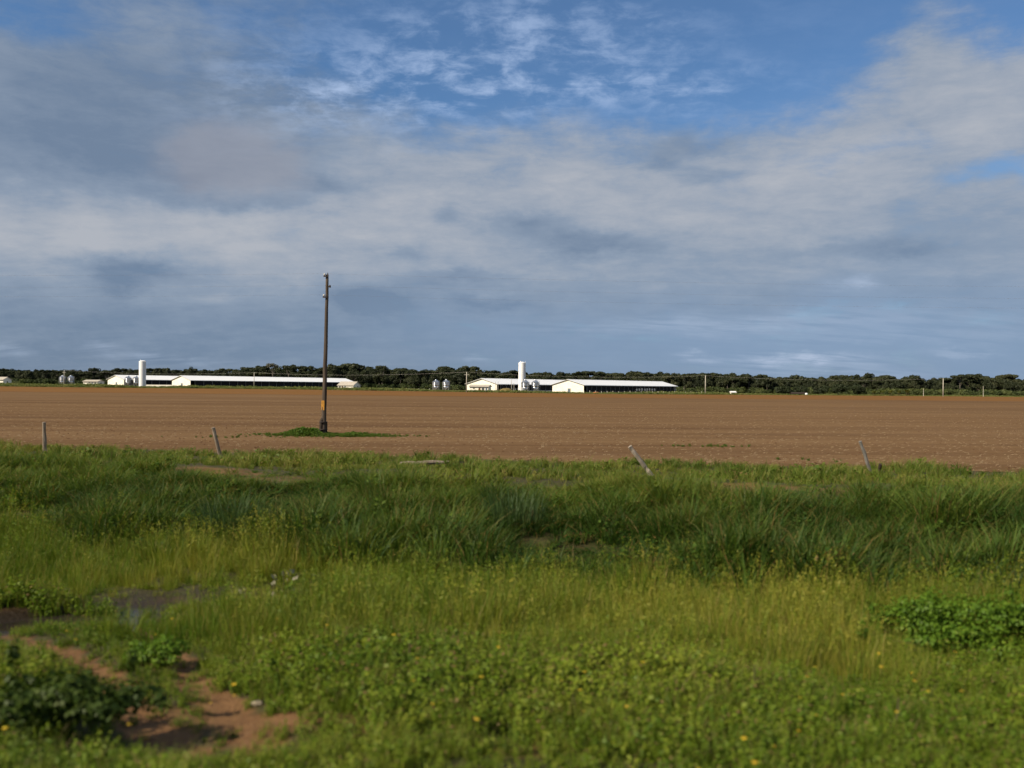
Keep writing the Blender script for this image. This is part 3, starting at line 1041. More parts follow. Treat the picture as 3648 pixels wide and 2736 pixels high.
    for (px, py, rr) in [(3480, 2290, 1.4), (3290, 2230, 0.7)]:
        cb = ground_hit(px, py, -0.1)
        hs = hs * (1 - 0.6 * np.exp(-np.hypot(X - cb[0], Y - cb[1] + 0.3) ** 2 / rr ** 2))
    P = np.stack([X, Y, terrain(X, Y) - 0.02], -1)
    tint = np.clip(0.46 + 0.26 * wob(X, Y, 0.7, 26) + 0.12 * wob(X, Y, 2.7, 1) + r.normal(0, 0.20, len(X)), 0, 1)
    scatter('meadow_grass', 'fine upright yellow green grass standing in the ditch', protos, P, hs, tint, r.uniform(0, 6.28, len(X)), 0.07, seed=4)
    # --- low leafy weeds in front
    protos = []
    for i in range(10):
        pp = []
        for _ in range(4):
            q = weed(r, r.uniform(0.16, 0.34), 15, r.uniform(0.017, 0.027))
            q[0][:, :2] += r.uniform(-0.11, 0.11, 2)
            pp.append(q)
        pp.append(blades(r, 9, 0.30, 0.13, 0.6, 0.005, 3, 0.3))
        protos.append(raw_mesh('p', *_p(merge(pp)), M['g_weed']))
    for i in range(4):
        protos.append(raw_mesh('p', *_p(merge([blades(r, 70, 0.36, 0.16, 0.6, 0.006, 3, 0.3), weed(r, 0.22, 12, 0.024)])), M['g_weed']))
    A = sample_s(r, 12500, 3.4, 9.3, margin=3)
    X, Y = A[:, 0], A[:, 1]
    s = sof(X, Y)
    near = 8.2 + 0.8 * wob(X, Y, 0.7, 21)
    dens = sst(near + 0.7, near - 0.5, s) * np.clip(0.80 + 0.40 * wob(X, Y, 1.7, 16), 0.25, 1)
    keep = (r.uniform(0, 1, len(X)) < dens) & (r.uniform(0, 1, len(X)) > 0.80 * bare_mask(X, Y) ** 2.0) & (np.hypot((X - PUD[0]) / 1.5, (Y - PUD[1]) / 0.6) > 0.95)
    X, Y = X[keep], Y[keep]
    hs = np.clip(0.85 + 0.35 * wob(X, Y, 1.1, 18), 0.4, 1.35) * r.uniform(0.6, 1.2, len(X))
    for q in RUTS:
        hs = hs * (1 - 0.5 * np.exp(-(dist_poly(X, Y, q) / 0.5) ** 2))
    cb = ground_hit(850, 2620, 0.0)
    hs = hs * (1 - 0.35 * np.exp(-np.hypot((X - cb[0]) / 1.1, (Y - cb[1]) / 0.8) ** 2))
    P = np.stack([X, Y, terrain(X, Y) - 0.01], -1)
    tint = np.clip(0.48 + 0.25 * wob(X, Y, 1.2, 31) + r.normal(0, 0.17, len(X)), 0, 1)
    scatter('leafy_weeds', 'low bright green leafy weeds covering the near verge', protos, P, hs, tint, r.uniform(0, 6.28, len(X)), 0.15, seed=5)
    # --- sprinkled yellow flower heads
    fl = []
    for i in range(3):
        th = np.arange(6) * 1.047 + i
        Pp = np.stack([0.011 * np.cos(th), 0.011 * np.sin(th), 0.30 + 0 * th], -1)
        Nn = np.stack([0.3 * np.cos(th), 0.3 * np.sin(th), 1 + 0 * th], -1)
        c1 = leaves_at(r, Pp, Nn, 0.013, 1.3)
        c2 = blades(r, 1, 0.31, 0.002, 0.1, 0.004, 2, 0, 0.02)
        nq = len(c1[1])
        co, q, t, rr = merge([c1, c2])
        me = raw_mesh('p', co, q, [M['g_flower'], M['g_weed']], {'t': t, 'r': rr})
        mi = np.zeros(len(q), np.int32)
        mi[nq:] = 1
        me.polygons.foreach_set('material_index', mi)
        fl.append(me)
    A = sample_s(r, 260, 3.8, 8.0, margin=3)
    X, Y = A[:, 0], A[:, 1]
    k = r.uniform(0, 1, len(X)) < np.clip(0.25 + 0.5 * wob(X, Y, 1.0, 35) + 0.05 * X, 0.05, 1)
    X, Y = X[k], Y[k]
    P = np.stack([X, Y, terrain(X, Y)], -1)
    scatter('wildflowers', 'tiny yellow flower heads scattered over the near weeds', fl, P, r.uniform(0.6, 1.15, len(X)), r.uniform(0, 1, len(X)), r.uniform(0, 6.28, len(X)), 0.1, seed=6)
    # --- grass island round the near pole
    protos = []
    for i in range(5):
        protos.append(raw_mesh('p', *_p(merge([blades(r, 26, 0.42, 0.2, 0.8, 0.03, 3, 0.4), weed(r, 0.34, 10, 0.09)])), M['g_pole']))
    c = POLE
    n = 900
    u = r.normal(0, 1, n)
    X = c[0] + 0.55 + u * 1.55
    Y = c[1] - 0.25 + r.normal(0, 0.62, n) - 0.02 * (X - c[0])
    X2 = c[0] + r.uniform(-3.6, 4.2, 120)
    Y2 = c[1] - 0.1 + r.normal(0, 0.5, 120) - 0.05 * (X2 - c[0])
    X, Y = np.concatenate([X, X2]), np.concatenate([Y, Y2])
    hs = 0.26 + 0.85 * np.exp(-((X - c[0] + 0.9) / 0.9) ** 2 - ((Y - c[1]) / 0.9) ** 2) + 0.25 * np.exp(-((X - c[0] - 1.5) / 0.5) ** 2)
    hs = hs * r.uniform(0.6, 1.25, len(X))
    P = np.stack([X, Y, terrain(X, Y)], -1)
    scatter('pole_grass', 'bright green grass island round the foot of the near pole', protos, P, hs, np.clip(r.normal(0.45, 0.22, len(X)), 0, 1), r.uniform(0, 6.28, len(X)), 0.1, seed=7)
    # a few stray green sprouts in the field
    X, Y = [], []
    for (px, py, k, sx) in [(2600, 1593, 14, 0.6), (2420, 1592, 8, 0.4), (2560, 1590, 8, 0.5), (1000, 1560, 8, 1.0), (2900, 1640, 6, .5), (780, 1560, 10, 1.2)]:
        g = ground_hit(px, py, 0)
        X += list(g[0] + r.normal(0, sx, k))
        Y += list(g[1] + r.normal(0, 0.25, k))
    X, Y = np.array(X), np.array(Y)
    P = np.stack([X, Y, terrain(X, Y)], -1)
    scatter('field_sprouts', 'sparse green sprouts coming up in the stubble', protos, P, r.uniform(0.2, 0.42, len(X)), r.uniform(0.2, 0.9, len(X)), r.uniform(0, 6, len(X)), 0.1, seed=8)
    # --- straw and clods on the field
    st = []
    for i in range(4):
        mb = MB()
        for _ in range(3):
            a, l = r.uniform(-0.7, 0.7), r.uniform(0.06, 0.17)
            x0, y0 = r.uniform(-0.12, 0.12, 2)
            dx, dy = math.cos(a) * l, math.sin(a) * l
            z0 = r.uniform(0.0, 0.03)
            mb.tube([(x0, y0, z0), (x0 + dx, y0 + dy, z0 + r.uniform(0, 0.05))], 0.006, 3)
        st.append(mb.mesh('p', M['straw']))
    for i in range(4):
        mb = MB()
        rs = [0.5 + 0.5 * r.uniform() for _ in range(4)]
        mb.lathe([(0.06 * rs[0], -0.02), (0.085 * rs[1], 0.015), (0.05 * rs[2], 0.05), (0.0, 0.065)], 6)
        for kk in range(len(mb.v)):
            v = mb.v[kk]
            mb.v[kk] = (v[0] * 1.3 + r.normal(0, 0.01), v[1] + r.normal(0, 0.01), v[2] + r.normal(0, 0.004))
        st.append(mb.mesh('p', M['clod']))
    n = 34000
    Y = 24 + 150 * r.uniform(0, 1, n) ** 2.0
    X = r.uniform(-1, 1, n) * (0.64 * Y + 6)
    Y = Y + 0.25 * 0
    s = sof(X, Y)
    row = 0.5 + 0.5 * np.sin(Y * 6.283 / 0.9 + 0.6 * wob(X, Y, 0.2, 3))
    ok = (s > 27.3) & (r.uniform(0, 1, n) < 0.35 + 0.65 * row) & (r.uniform(0, 1, n) < sst(170, 60, Y))
    X, Y = X[ok], Y[ok]
    P = np.stack([X, Y, terrain(X, Y) + 0.012], -1)
    idx = np.where(r.uniform(0, 1, len(X)) < 0.62, r.integers(0, 4, len(X)), r.integers(4, 8, len(X)))
    scatter('field_stubble', 'dry straw bits and clods strewn over the brown field', st, P, r.uniform(0.35, 1.0, len(X)) * np.where(idx < 4, 0.75, 0.55), r.uniform(0, 1, len(X)), np.where(idx < 4, r.uniform(-0.5, 0.5, len(X)), r.uniform(0, 6.28, len(X))), idx=idx, seed=9)


def _p(tup):
    co, q, t, r = tup
    class D(dict):
        pass
    return _Pack(co, q, t, r)


class _Pack:
    def __init__(self, co, q, t, r):
        self.a = (co, q, t, r)

    def __iter__(self):
        return iter(self.a)


_raw = raw_mesh


def raw_mesh(name, co, q, *rest):          # accepts either (mat, attrs) or (t, r, mat)
    if len(rest) == 2:
        return _raw(name, co, q, rest[0], rest[1])
    t, r, mat = rest
    return _raw(name, co, q, mat, {'t': t, 'r': r})


_pb = ground_hit(1153, 1551, 0.0)
POLE = (float(_pb[0]), float(_pb[1]))
vegetation()


# ------------------------------------------------------------------ the wood
def far_plants():
    r = np.random.default_rng(23)
    styles = ['round', 'round', 'tall', 'round', 'flat', 'round', 'tall', 'round']
    protos = [tree_proto('p', r, 12.0, r.uniform(3.4, 5.2), st, 1500, 0.62, M['g_forest']) for st in styles]
    n = 5200
    X = r.uniform(-640, 640, n)
    front = np.interp(X, [-640, -300, -100, 40, 110, 200, 420, 640], [640, 640, 650, 640, 580, 560, 570, 570])
    dy = 240 * r.uniform(0, 1, n) ** 1.7
    Y = front + dy + r.normal(0, 3, n)
    h = np.interp(X / Y, [-0.62, -0.45, -0.28, -0.15, 0.02, 0.15, 0.3, 0.6], [0.84, 0.95, 1.22, 1.34, 1.15, 1.06, 0.98, 0.98])
    h = h * (1 + 0.13 * wob(X, Y, 0.05, 3) + 0.10 * wob(X, Y, 0.14, 13)) * r.uniform(0.66, 1.22, n)
    h = np.where(dy < 14, h * r.uniform(0.7, 1.0, n), h)
    P = np.stack([X, Y, far_z(X, Y) - 0.2], -1)
    tint = np.clip(0.36 + 0.22 * wob(X, Y, 0.06, 22) + r.normal(0, 0.18, n) + 0.18 * sst(30, 140, X), 0, 1)
    scatter('forest', 'dark green wood stretching across the horizon behind the farm', protos, P, np.stack([h * r.uniform(0.8, 1.25, n), h * r.uniform(0.8, 1.25, n), h], -1), tint, r.uniform(0, 6.28, n), seed=31)
    # undergrowth along the foot of the wood
    us = []
    for i in range(6):
        lob = [((r.normal(0, 0.8), r.normal(0, 0.8), r.uniform(0.7, 2.4)), (1.3, 1.3, 1.0)) for _ in range(6)]
        us.append(raw_mesh('p', *_p(lobe_crown(r, lob, 420, 0.42)), M['g_under']))
    n = 2600
    X = r.uniform(-620, 620, n)
    front = np.interp(X, [-640, -300, -100, 40, 110, 200, 420, 640], [640, 640, 650, 640, 560, 520, 530, 530])
    Y = front - 14 + r.uniform(0, 1, n) * np.interp(X, [-640, 60, 120, 640], [30, 30, 60, 60])
    P = np.stack([X, Y, far_z(X, Y) - 0.3], -1)
    tint = np.clip(0.35 + 0.35 * sst(40, 130, X) + 0.2 * wob(X, Y, 0.08, 9) + r.normal(0, 0.2, n), 0, 1)
    h = r.uniform(0.7, 1.6, n)
    scatter('undergrowth', 'scrubby green undergrowth along the foot of the wood', us, P, h, tint, r.uniform(0, 6.28, n), seed=32)
    # rough weeds between the red strip and the farm
    fs = []
    for i in range(5):
        lob = [((r.normal(0, 0.45), r.normal(0, 0.45), r.uniform(0.1, 0.6)), (0.5, 0.5, 0.35)) for _ in range(5)]
        fs.append(raw_mesh('p', *_p(merge([lobe_crown(r, lob, 90, 0.22), blades(r, 30, 1.0, 0.6, 0.5, 0.06, 3, 0.3)])), M['g_farm']))
    n = 13000
    X = r.uniform(-330, 300, n)
    e = farm_edge(X)
    Y = e - 1 + np.interp(X, [-330, -170, -90, 60, 110, 300], [110, 100, 30, 26, 50, 60]) * r.uniform(0, 1, n) ** 1.4
    hs = np.clip(0.95 + 0.55 * wob(X, Y, 0.11, 5), 0.3, 1.8) * r.uniform(0.5, 1.3, n)
    hs = hs * np.interp(X, [-330, 70, 130, 300], [1.15, 1.15, 0.7, 0.6])
    keep = r.uniform(0, 1, n) < np.clip(0.7 + 0.4 * wob(X, Y, 0.2, 15), 0.2, 1)
    X, Y, hs = X[keep], Y[keep], hs[keep]
    P = np.stack([X, Y, far_z(X, Y) - 0.05], -1)
    scatter('farm_weeds', 'ragged weeds growing along the far edge of the red soil', fs, P, hs, np.clip(r.normal(0.5, 0.25, len(X)), 0, 1), r.uniform(0, 6.28, len(X)), seed=33)


far_plants()


# ------------------------------------------------------------------ single trees
def spot(px, D):
    d = pdir(px, 1385)
    X = d.x / d.y * D
    return (X, D, float(terrain(X, D)))


def tree(name, label, px, D, top_py, spread, style, mat, seed, group=None, n=1400, size=0.6, cat='tree'):
    r = np.random.default_rng(seed)
    X, Y, z = spot(px, D)
    h = at(px, top_py, D).z - z
    t = thing(name, label, cat, (X, Y, z), r.uniform(0, 6), group)
    lob = rand_tree_lobes(r, h * 1.03, spread, style)
    trunk_builder(r, h, max(0.16, 0.02 * h), lob).build('trunk', M['bark'], t, smooth=True)
    link('crown', raw_mesh('crown', *_p(lobe_crown(r, lob, n, size)), mat), t)
    return t


def low_tree(name, label, px, D, top_py, spread, mat, seed, group=None, n=2200, size=0.5):
    """dense crown that reaches almost to the ground"""
    r = np.random.default_rng(seed)
    X, Y, z = spot(px, D)
    h = at(px, top_py, D).z - z
    t = thing(name, label, 'tree', (X, Y, z), 0, group)
    lob = []
    for _ in range(14):
        a, q = r.uniform(0, 6.28), spread * 0.7 * math.sqrt(r.uniform())
        lob.append(((q * math.cos(a), q * math.sin(a), h * r.uniform(0.28, 0.82 - 0.25 * q / spread)), (spread * 0.4, spread * 0.4, h * 0.2)))
    trunk_builder(r, h * 0.8, 0.22, lob).build('trunk', M['bark'], t, smooth=True)
    link('crown', raw_mesh('crown', *_p(lobe_crown(r, lob, n, size)), mat), t)
    return t


tree('umbrella_tree', 'pale grey flat-topped tree rising above the wood behind the left barn', 972, 640, 1296, 5.2, 'flat', M['leaf_pale'], 3, n=900)
tree('emergent_tree', 'dark domed tree just right of the pale flat-topped one', 1030, 638, 1303, 4.2, 'flat', M['leaf_dark'], 4)
tree('emergent_tree', 'broad dark tree bulging from the skyline left of the near pole', 850, 634, 1299, 7.0, 'round', M['leaf_dark'], 5)
tree('emergent_tree', 'flat dark tree topping the skyline right of the near pole', 1362, 640, 1303, 4.2, 'flat', M['leaf_dark'], 6)
tree('emergent_tree', 'wide rounded dark tree nearest the pole on its right side', 1262, 636, 1308, 6.5, 'round', M['leaf_dark'], 7)
tree('emergent_tree', 'dark tree bulging behind the left water tower on its left', 472, 636, 1302, 5.0, 'round', M['leaf_dark'], 8)
tree('emergent_tree', 'dark rounded tree standing behind the peak of the left front barn', 680, 634, 1299, 4.4, 'round', M['leaf_dark'], 9)
tree('emergent_tree', 'dark tree above the pair of silos left of the middle farmhouse', 1545, 620, 1312, 4.6, 'round', M['leaf_dark'], 10)
tree('emergent_tree', 'dark tree showing just right of the right water tower', 1908, 610, 1326, 3.6, 'round', M['leaf_dark'], 11)
tree('emergent_tree', 'dark rounded tree over the peak of the right front barn', 2035, 610, 1326, 4.6, 'round', M['leaf_dark'], 12)
tree('thin_tree', 'thin lone tree poking above the skyline at the right barn end', 2437, 560, 1331, 1.6, 'tall', M['leaf_dark'], 13, n=260, size=0.45)
tree('emergent_tree', 'flat-crowned dark tree beside the rightmost far pole', 3420, 560, 1337, 5.4, 'flat', M['leaf_dark'], 14)
tree('emergent_tree', 'dark rounded tree at the right edge of the wood', 3605, 555, 1342, 5.5, 'round', M['leaf_dark'], 15)
tree('emergent_tree', 'round dark tree above the gap between the mango clumps', 2905, 600, 1339, 4.0, 'round', M['leaf_dark'], 16)
tree('emergent_tree', 'low domed dark tree on the skyline above the banana patch', 3135, 580, 1340, 4.4, 'round', M['leaf_dark'], 17)
tree('emergent_tree', 'dark domed tree standing directly behind the first far pole on the right', 2516, 560, 1336, 3.0, 'round', M['leaf_dark'], 18)

low_tree('mango_tree', 'dark dense tree at the left of the tree row near the red soil', 2790, 452, 1369, 5.2, M['leaf_mango'], 41, 'dense dark trees by the red soil')
low_tree('mango_tree', 'dark dense tree leaning over the low dark shed', 2855, 456, 1370, 5.0, M['leaf_mango'], 42, 'dense dark trees by the red soil')
low_tree('mango_tree', 'dense dark tree right of the white tank', 2925, 460, 1368, 4.6, M['leaf_mango'], 43, 'dense dark trees by the red soil')
low_tree('mango_tree', 'tallest dense dark tree in the middle of the right clump', 2985, 450, 1362, 5.4, M['leaf_mango'], 44, 'dense dark trees by the red soil')
low_tree('mango_tree', 'rounded dense dark tree ending the row beside the banana patch', 3055, 446, 1365, 5.6, M['leaf_mango'], 45, 'dense dark trees by the red soil')


def banana(px, D, top, seed, label):
    r = np.random.default_rng(seed)
    X, Y, z = spot(px, D)
    h = at(px, top, D).z - z
    t = thing('banana_plant', label, 'plant', (X, Y, z), r.uniform(0, 6), 'banana plants by the red soil')
    mb = MB()
    for k in range(3):
        a = k * 2.1
        mb.tube([(0.5 * math.cos(a), 0.5 * math.sin(a), -0.2), (0.6 * math.cos(a), 0.6 * math.sin(a), h * 0.55)], [0.14, 0.09], 6)
    mb.build('stem', M['stem'], t)
    co, q, tt, rr = blades(r, 30, h * 0.62, 0.7, 1.3, 0.55, 5, 0.75, 0.4)
    co[:, 2] += h * 0.42
    link('leaves', raw_mesh('leaves', co, q, tt, rr, M['leaf_banana']), t)


for i, (px, tp, lb) in enumerate([(3112, 1386, 'leftmost yellow green banana plant beside the dense dark trees'),
                                  (3142, 1383, 'second banana plant from the left, with drooping leaves'),
                                  (3172, 1381, 'third banana plant from the left, in the middle of the patch'),
                                  (3203, 1383, 'fourth banana plant from the left in the patch'),
                                  (3232, 1379, 'rightmost and yellowest banana plant of the patch')]):
    banana(px, 440 + 3 * (i % 2), tp, 60 + i, lb)


# ------------------------------------------------------------------ farm buildings
TH = rad(55)                                   # all barns share one axis


def barn(name, label, peak_px, D, L, open_panels=(), W=18.0, eave=4.15, ridge=6.6, door=True, wallh=0.3, curtain=True, open_from=None):
    """local x runs along the ridge from the near gable; local -y is the long side in view"""
    X, Y, z = spot(peak_px, D)
    t = thing(name, label, 'barn', (X, Y, z - 0.1), TH)
    hw = W / 2
    sl = (ridge - eave) / hw
    # near gable wall and far gable wall
    for nm, x0, x1 in (('gable_wall', 0.0, 0.22), ('end_wall', L - 0.22, L)):
        mb = MB().prism([(-hw, 0), (hw, 0), (hw, eave), (0, ridge), (-hw, eave)], x0, x1)
        o = mb.build(nm, M['cream'], t)
        if nm == 'gable_wall' and door:
            MB().box(-0.05, 0.02, -1.5, 0.1, 0.0, 2.3).build('door', M['bluedoor'], o)
            MB().box(-0.07, 0.02, -1.8, -1.56, 0.0, 2.45).build('door_frame', M['grime'], o)
    # roof: two sheeted slopes, overhanging
    oh, th = 1.0, 0.12
    rf = MB()
    rf.prism([(-hw - oh, eave - oh * sl + 0.02), (0, ridge + 0.02), (0, ridge + th + 0.02), (-hw - oh, eave - oh * sl + th)], -0.7, L + 0.7)
    rf.prism([(hw + oh, eave - oh * sl + 0.02), (hw + oh, eave - oh * sl + th), (0.003, ridge + th + 0.02), (0.003, ridge + 0.02)], -0.7, L + 0.7)
    ro = rf.build('roof', M['roofw'], t)
    rc = MB().prism([(-0.4, ridge + th - 0.06), (0, ridge + th + 0.10), (0.4, ridge + th - 0.06)], -0.72, L + 0.72)
    rc.build('ridge_cap', M['roofw'], ro)
    fb = MB().box(-0.74, L + 0.74, -hw - oh - 0.06, -hw - oh - 0.004, eave - oh * sl - 0.16, eave - oh * sl + th + 0.02)
    fb.build('fascia', M['roofw'], ro)
    MB().box(0.3, L - 0.3, -hw + 0.3, hw - 0.3, -0.3, 0.06).build('floor', M['darkin'], t)
    # long sides: low walls, posts, black curtains
    for sgn in (-1, 1):
        ya, yb = (-hw, -hw + 0.18) if sgn < 0 else (hw - 0.18, hw)
        MB().box(0.22, L - 0.22, ya, yb, 0, wallh).build('low_wall', M['cream'] if wallh > 0.5 and sgn < 0 else M['grime'], t)
    npost = 22
    pm = MB().box(-0.07, 0.07, -0.07, 0.07, 0, eave - 0.1).mesh('post', M['steel'])
    for k in range(npost):
        o = link('post', pm, t)
        o.location = (3 + (L - 6) * k / (npost - 1), -hw - 0.03, 0.0)
    bay = (L - 6) / (npost - 1)
    cm = None
    for k in range(npost - 1):
        x0 = 3 + bay * k
        if k in open_panels:
            continue
        if cm is None:
            mb = MB()
            nn = 14
            for side in (0, 1):
                pass
            vs, fs = [], []
            for i in range(nn + 1):
                yy = 0.05 * math.sin(i * 1.9) - 0.02
                vs += [(0.14 + (bay - 0.28) * i / nn, yy, wallh), (0.14 + (bay - 0.28) * i / nn, yy * 0.5, eave - 0.12)]
            for i in range(nn):
                fs.append((2 * i, 2 * i + 2, 2 * i + 3, 2 * i + 1))
            o0 = len(vs)
            vs += [(x, y + 0.03, zz) for x, y, zz in vs]
            fs += [tuple(reversed([i + o0 for i in f])) for f in fs]
            mb.add(vs, fs)
            cm = mb.mesh('curtain', M['curtain'])
        o = link('curtain', cm, t)
        o.location = (x0, -hw + 0.09, 0)
    # the far side is curtained too
    MB().box(0.3, L - 0.3, hw - 0.13, hw - 0.06, wallh, eave - 0.1).build('back_curtain', M['curtain'], t)
    return t, hw, bay


bA, _, _ = barn('barn', 'rear left white-roofed barn behind the tall left water tower', 412, 527, 115)
bB, _, _ = barn('barn', 'long left barn with a cream gable, running behind the near pole', 645, 500, 131)
bC, hwC, bayC = barn('barn', 'rear right white-roofed barn behind the small farmhouse', 1716, 415, 112, open_panels=(2, 3, 4), door=False, wallh=1.0)
bD, hwD, bayD = barn('barn', 'long right barn with dark curtains and a row of pale openings', 2023, 420, 108)
# pale solids stand in for barn D's bright openings, brightness put into the colour
fm = MB().lathe([(0.0, 0), (0.34, 0.12), (0.46, 0.55), (0.48, 1.0), (0.36, 1.35), (0.0, 1.42)], 8)
fm.v = [(v[0], v[1] * 0.35, v[2]) for v in fm.v]
fmm = fm.mesh('pale_shape', M['pale'], True)
for k in range(8):
    o = link('pale_shape', fmm, bD)
    o.location = (56.5 + 3.15 * k + (0.5 if k == 3 else 0), -hwD - 0.16, 1.05)
    o.scale = (2.1, 1, 1.0 + 0.1 * (k % 3))
# pale sacks inside the open bays of barn C
for k, (xx, sc) in enumerate([(13.5, 1.2), (17.0, 0.9), (19.2, 1.0), (21.4, 1.0), (23.2, 0.8)]):
    o = link('pale_shape', fmm, bC)
    o.location = (xx, -hwC + 0.9, 0.85)
    o.scale = (1.5 * sc, 1, sc)


def house(name, label, px, D, w, dep, wall, rise, rot, roofm, openings, wallm=None, porch=False):
    """local -y is the front; origin at the front wall's centre"""
    X, Y, z = spot(px, D)
    t = thing(name, label, 'house', (X, Y, z - 0.1), rot)
    wm = wallm or M['cream']
    hw, oh = w / 2, 0.45
    mb = MB().prism([(0.02, 0), (dep, 0), (dep, wall), (dep / 2, wall + rise), (0.02, wall)], -hw, hw)
    mb.build('wall', wm, t)
    sl = rise / (dep / 2)
    rf = MB()
    rf.prism([(-oh, wall - oh * sl + 0.02), (dep / 2, wall + rise + 0.02), (dep / 2, wall + rise + 0.12), (-oh, wall - oh * sl + 0.12)], -hw - 0.4, hw + 0.4)
    rf.prism([(dep + oh, wall - oh * sl + 0.02), (dep + oh, wall - oh * sl + 0.12), (dep / 2 + 0.003, wall + rise + 0.12), (dep / 2 + 0.003, wall + rise + 0.02)], -hw - 0.4, hw + 0.4)
    ro = rf.build('roof', roofm, t)
    MB().box(-hw - 0.4, hw + 0.4, -oh - 0.05, -oh - 0.003, wall - oh * sl - 0.08, wall - oh * sl + 0.13).build('fascia', roofm, ro)
    for kind, x, ww, z0, z1 in openings:
        if kind == 'door':
            o = MB().box(x - ww / 2, x + ww / 2, -0.03, 0.03, z0, z1).build('door', M['door'], t)
            MB().box(x - ww / 2 - 0.1, x - ww / 2 - 0.003, -0.05, 0.03, z0, z1 + 0.1).build('door_frame', M['grime'], o)
        elif kind == 'blue':
            MB().box(x - ww / 2, x + ww / 2, -0.03, 0.03, z0, z1).build('door', M['bluedoor'], t)
        elif kind == 'side':            # window in the right gable
            o = MB().box(hw - 0.02, hw + 0.03, x - ww / 2, x + ww / 2, z0, z1).build('window', M['glass'], t)
            MB().box(hw - 0.02, hw + 0.08, x - ww / 2 - 0.1, x + ww / 2 + 0.1, z0 - 0.1, z0 - 0.003).build('sill', M['grime'], o)
        elif kind == 'sidedoor':
            MB().box(hw - 0.02, hw + 0.03, x - ww / 2, x + ww / 2, z0, z1).build('door', M['cream'], t)
        else:
            o = MB().box(x - ww / 2, x + ww / 2, -0.03, 0.03, z0, z1).build('window', M['glass'], t)
            f = MB()
            f.box(x - ww / 2 - 0.1, x + ww / 2 + 0.1, -0.07, 0.0, z0 - 0.12, z0 - 0.003)
            f.box(x - ww / 2 - 0.1, x + ww / 2 + 0.1, -0.05, 0.0, z1 + 0.003, z1 + 0.1)
            f.box(x - 0.04, x + 0.04, -0.05, -0.033, z0, z1)
            f.build('frame', M['grime'], o)
    if porch:
        for xx in (-hw + 0.15, -hw + 2.6):
            MB().box(xx - 0.2, xx + 0.2, -1.9, -1.5, 0, wall - 0.35).build('porch_post', wm, t)
        rf2 = MB().prism([(-2.3, wall - 0.75), (-0.52, wall - 0.25), (-0.52, wall - 0.15), (-2.3, wall - 0.65)], -hw - 0.4, hw + 0.3)
        rf2.build('porch_roof', roofm, t)
    return t


house('farmhouse', 'small cream house with brown door before the right rear barn', 1706, 396, 9.0, 5.0, 2.75, 0.75, rad(-14), M['roofb'],
      [('window', -1.1 - 1.3, 0.9, 1.7, 2.1), ('door', 0.3, 0.9, 0.1, 2.2), ('window', 2.0, 1.2, 1.1, 2.1), ('blue', 3.6, 0.8, 0.1, 2.2), ('sidedoor', 3.0, 1.0, 0.1, 2.2)])
house('farmhouse', 'low cream house with three small openings left of the left rear barn', 322, 478, 8.8, 6.0, 2.6, 0.8, rad(-8), M['roofb'],
      [('window', -0.6, 0.9, 1.5, 1.9), ('blue', 1.2, 0.8, 0.1, 2.0), ('window', 2.9, 0.9, 1.0, 1.9), ('side', 3.0, 0.9, 1.1, 1.9)])
house('farmhouse', 'beige-roofed house with a shaded side at the long left barn end', 1231, 468, 9.8, 7.5, 2.5, 1.9, rad(-20), M['roofb'],
      [('window', -3.6, 1.0, 0.9, 1.9), ('door', -2.0, 0.8, 0.1, 2.1), ('blue', -0.3, 0.8, 0.1, 2.1), ('side', 4.8, 1.2, 0.9, 2.0)], M['cream'])
house('farmhouse', 'cream house cut off by the left edge of the picture', -8, 480, 7.0, 6.0, 2.9, 1.4, rad(-12), M['roofb'],
      [('window', -1.5, 1.0, 1.0, 2.0), ('side', 3.0, 0.9, 1.0, 1.9)])


def water_tower(label, px, D, h, rr):
    X, Y, z = spot(px, D)
    t = thing('water_tower', label, 'water tower', (X, Y, z - 0.2), 0)
    MB().lathe([(rr, 0), (rr, h * 0.25), (rr, h * 0.5), (rr, h * 0.75), (rr, h - 0.35)], 48).build('tank_body', M['tank'], t)
    for q in (0.02, 0.33, 0.66):
        MB().lathe([(rr * 0.99, h * q - 0.06), (rr * 1.015, h * q - 0.04), (rr * 1.015, h * q + 0.04), (rr * 0.99, h * q + 0.06)], 48).build('weld_band', M['tank'], t)
    MB().lathe([(rr * 1.015, h - 0.35), (rr * 1.015, h - 0.22), (rr * 0.55, h + 0.12), (0, h + 0.25)], 32).build('cap', M['tank'], t)
    MB().lathe([(0.18, h + 0.1), (0.18, h + 0.5), (0.26, h + 0.5), (0.0, h + 0.62)], 10, (-rr * 0.45, -rr * 0.3, 0)).build('vent', M['tank'], t)
    ld = MB()
    a = rad(-25)
    cx, cy = math.cos(a), math.sin(a)
    tx, ty = -cy, cx
    for sg in (-0.22, 0.22):
        ld.tube([((rr + 0.12) * cx + sg * tx, (rr + 0.12) * cy + sg * ty, 0.3), ((rr + 0.12) * cx + sg * tx, (rr + 0.12) * cy + sg * ty, h + 0.5)], 0.03, 4)
    for k in range(int(h / 0.45)):
        zz = 0.6 + 0.45 * k
        ld.tube([((rr + 0.12) * cx - 0.22 * tx, (rr + 0.12) * cy - 0.22 * ty, zz), ((rr + 0.12) * cx + 0.22 * tx, (rr + 0.12) * cy + 0.22 * ty, zz)], 0.02, 4)
    ld.build('ladder', M['tank'], t)
    return t


water_tower('tall white cylindrical water tower of the left farm', 507, 470, 14.4, 1.82)
water_tower('tall white cylindrical water tower behind the right pair of silos', 1859, 408, 14.7, 1.68)


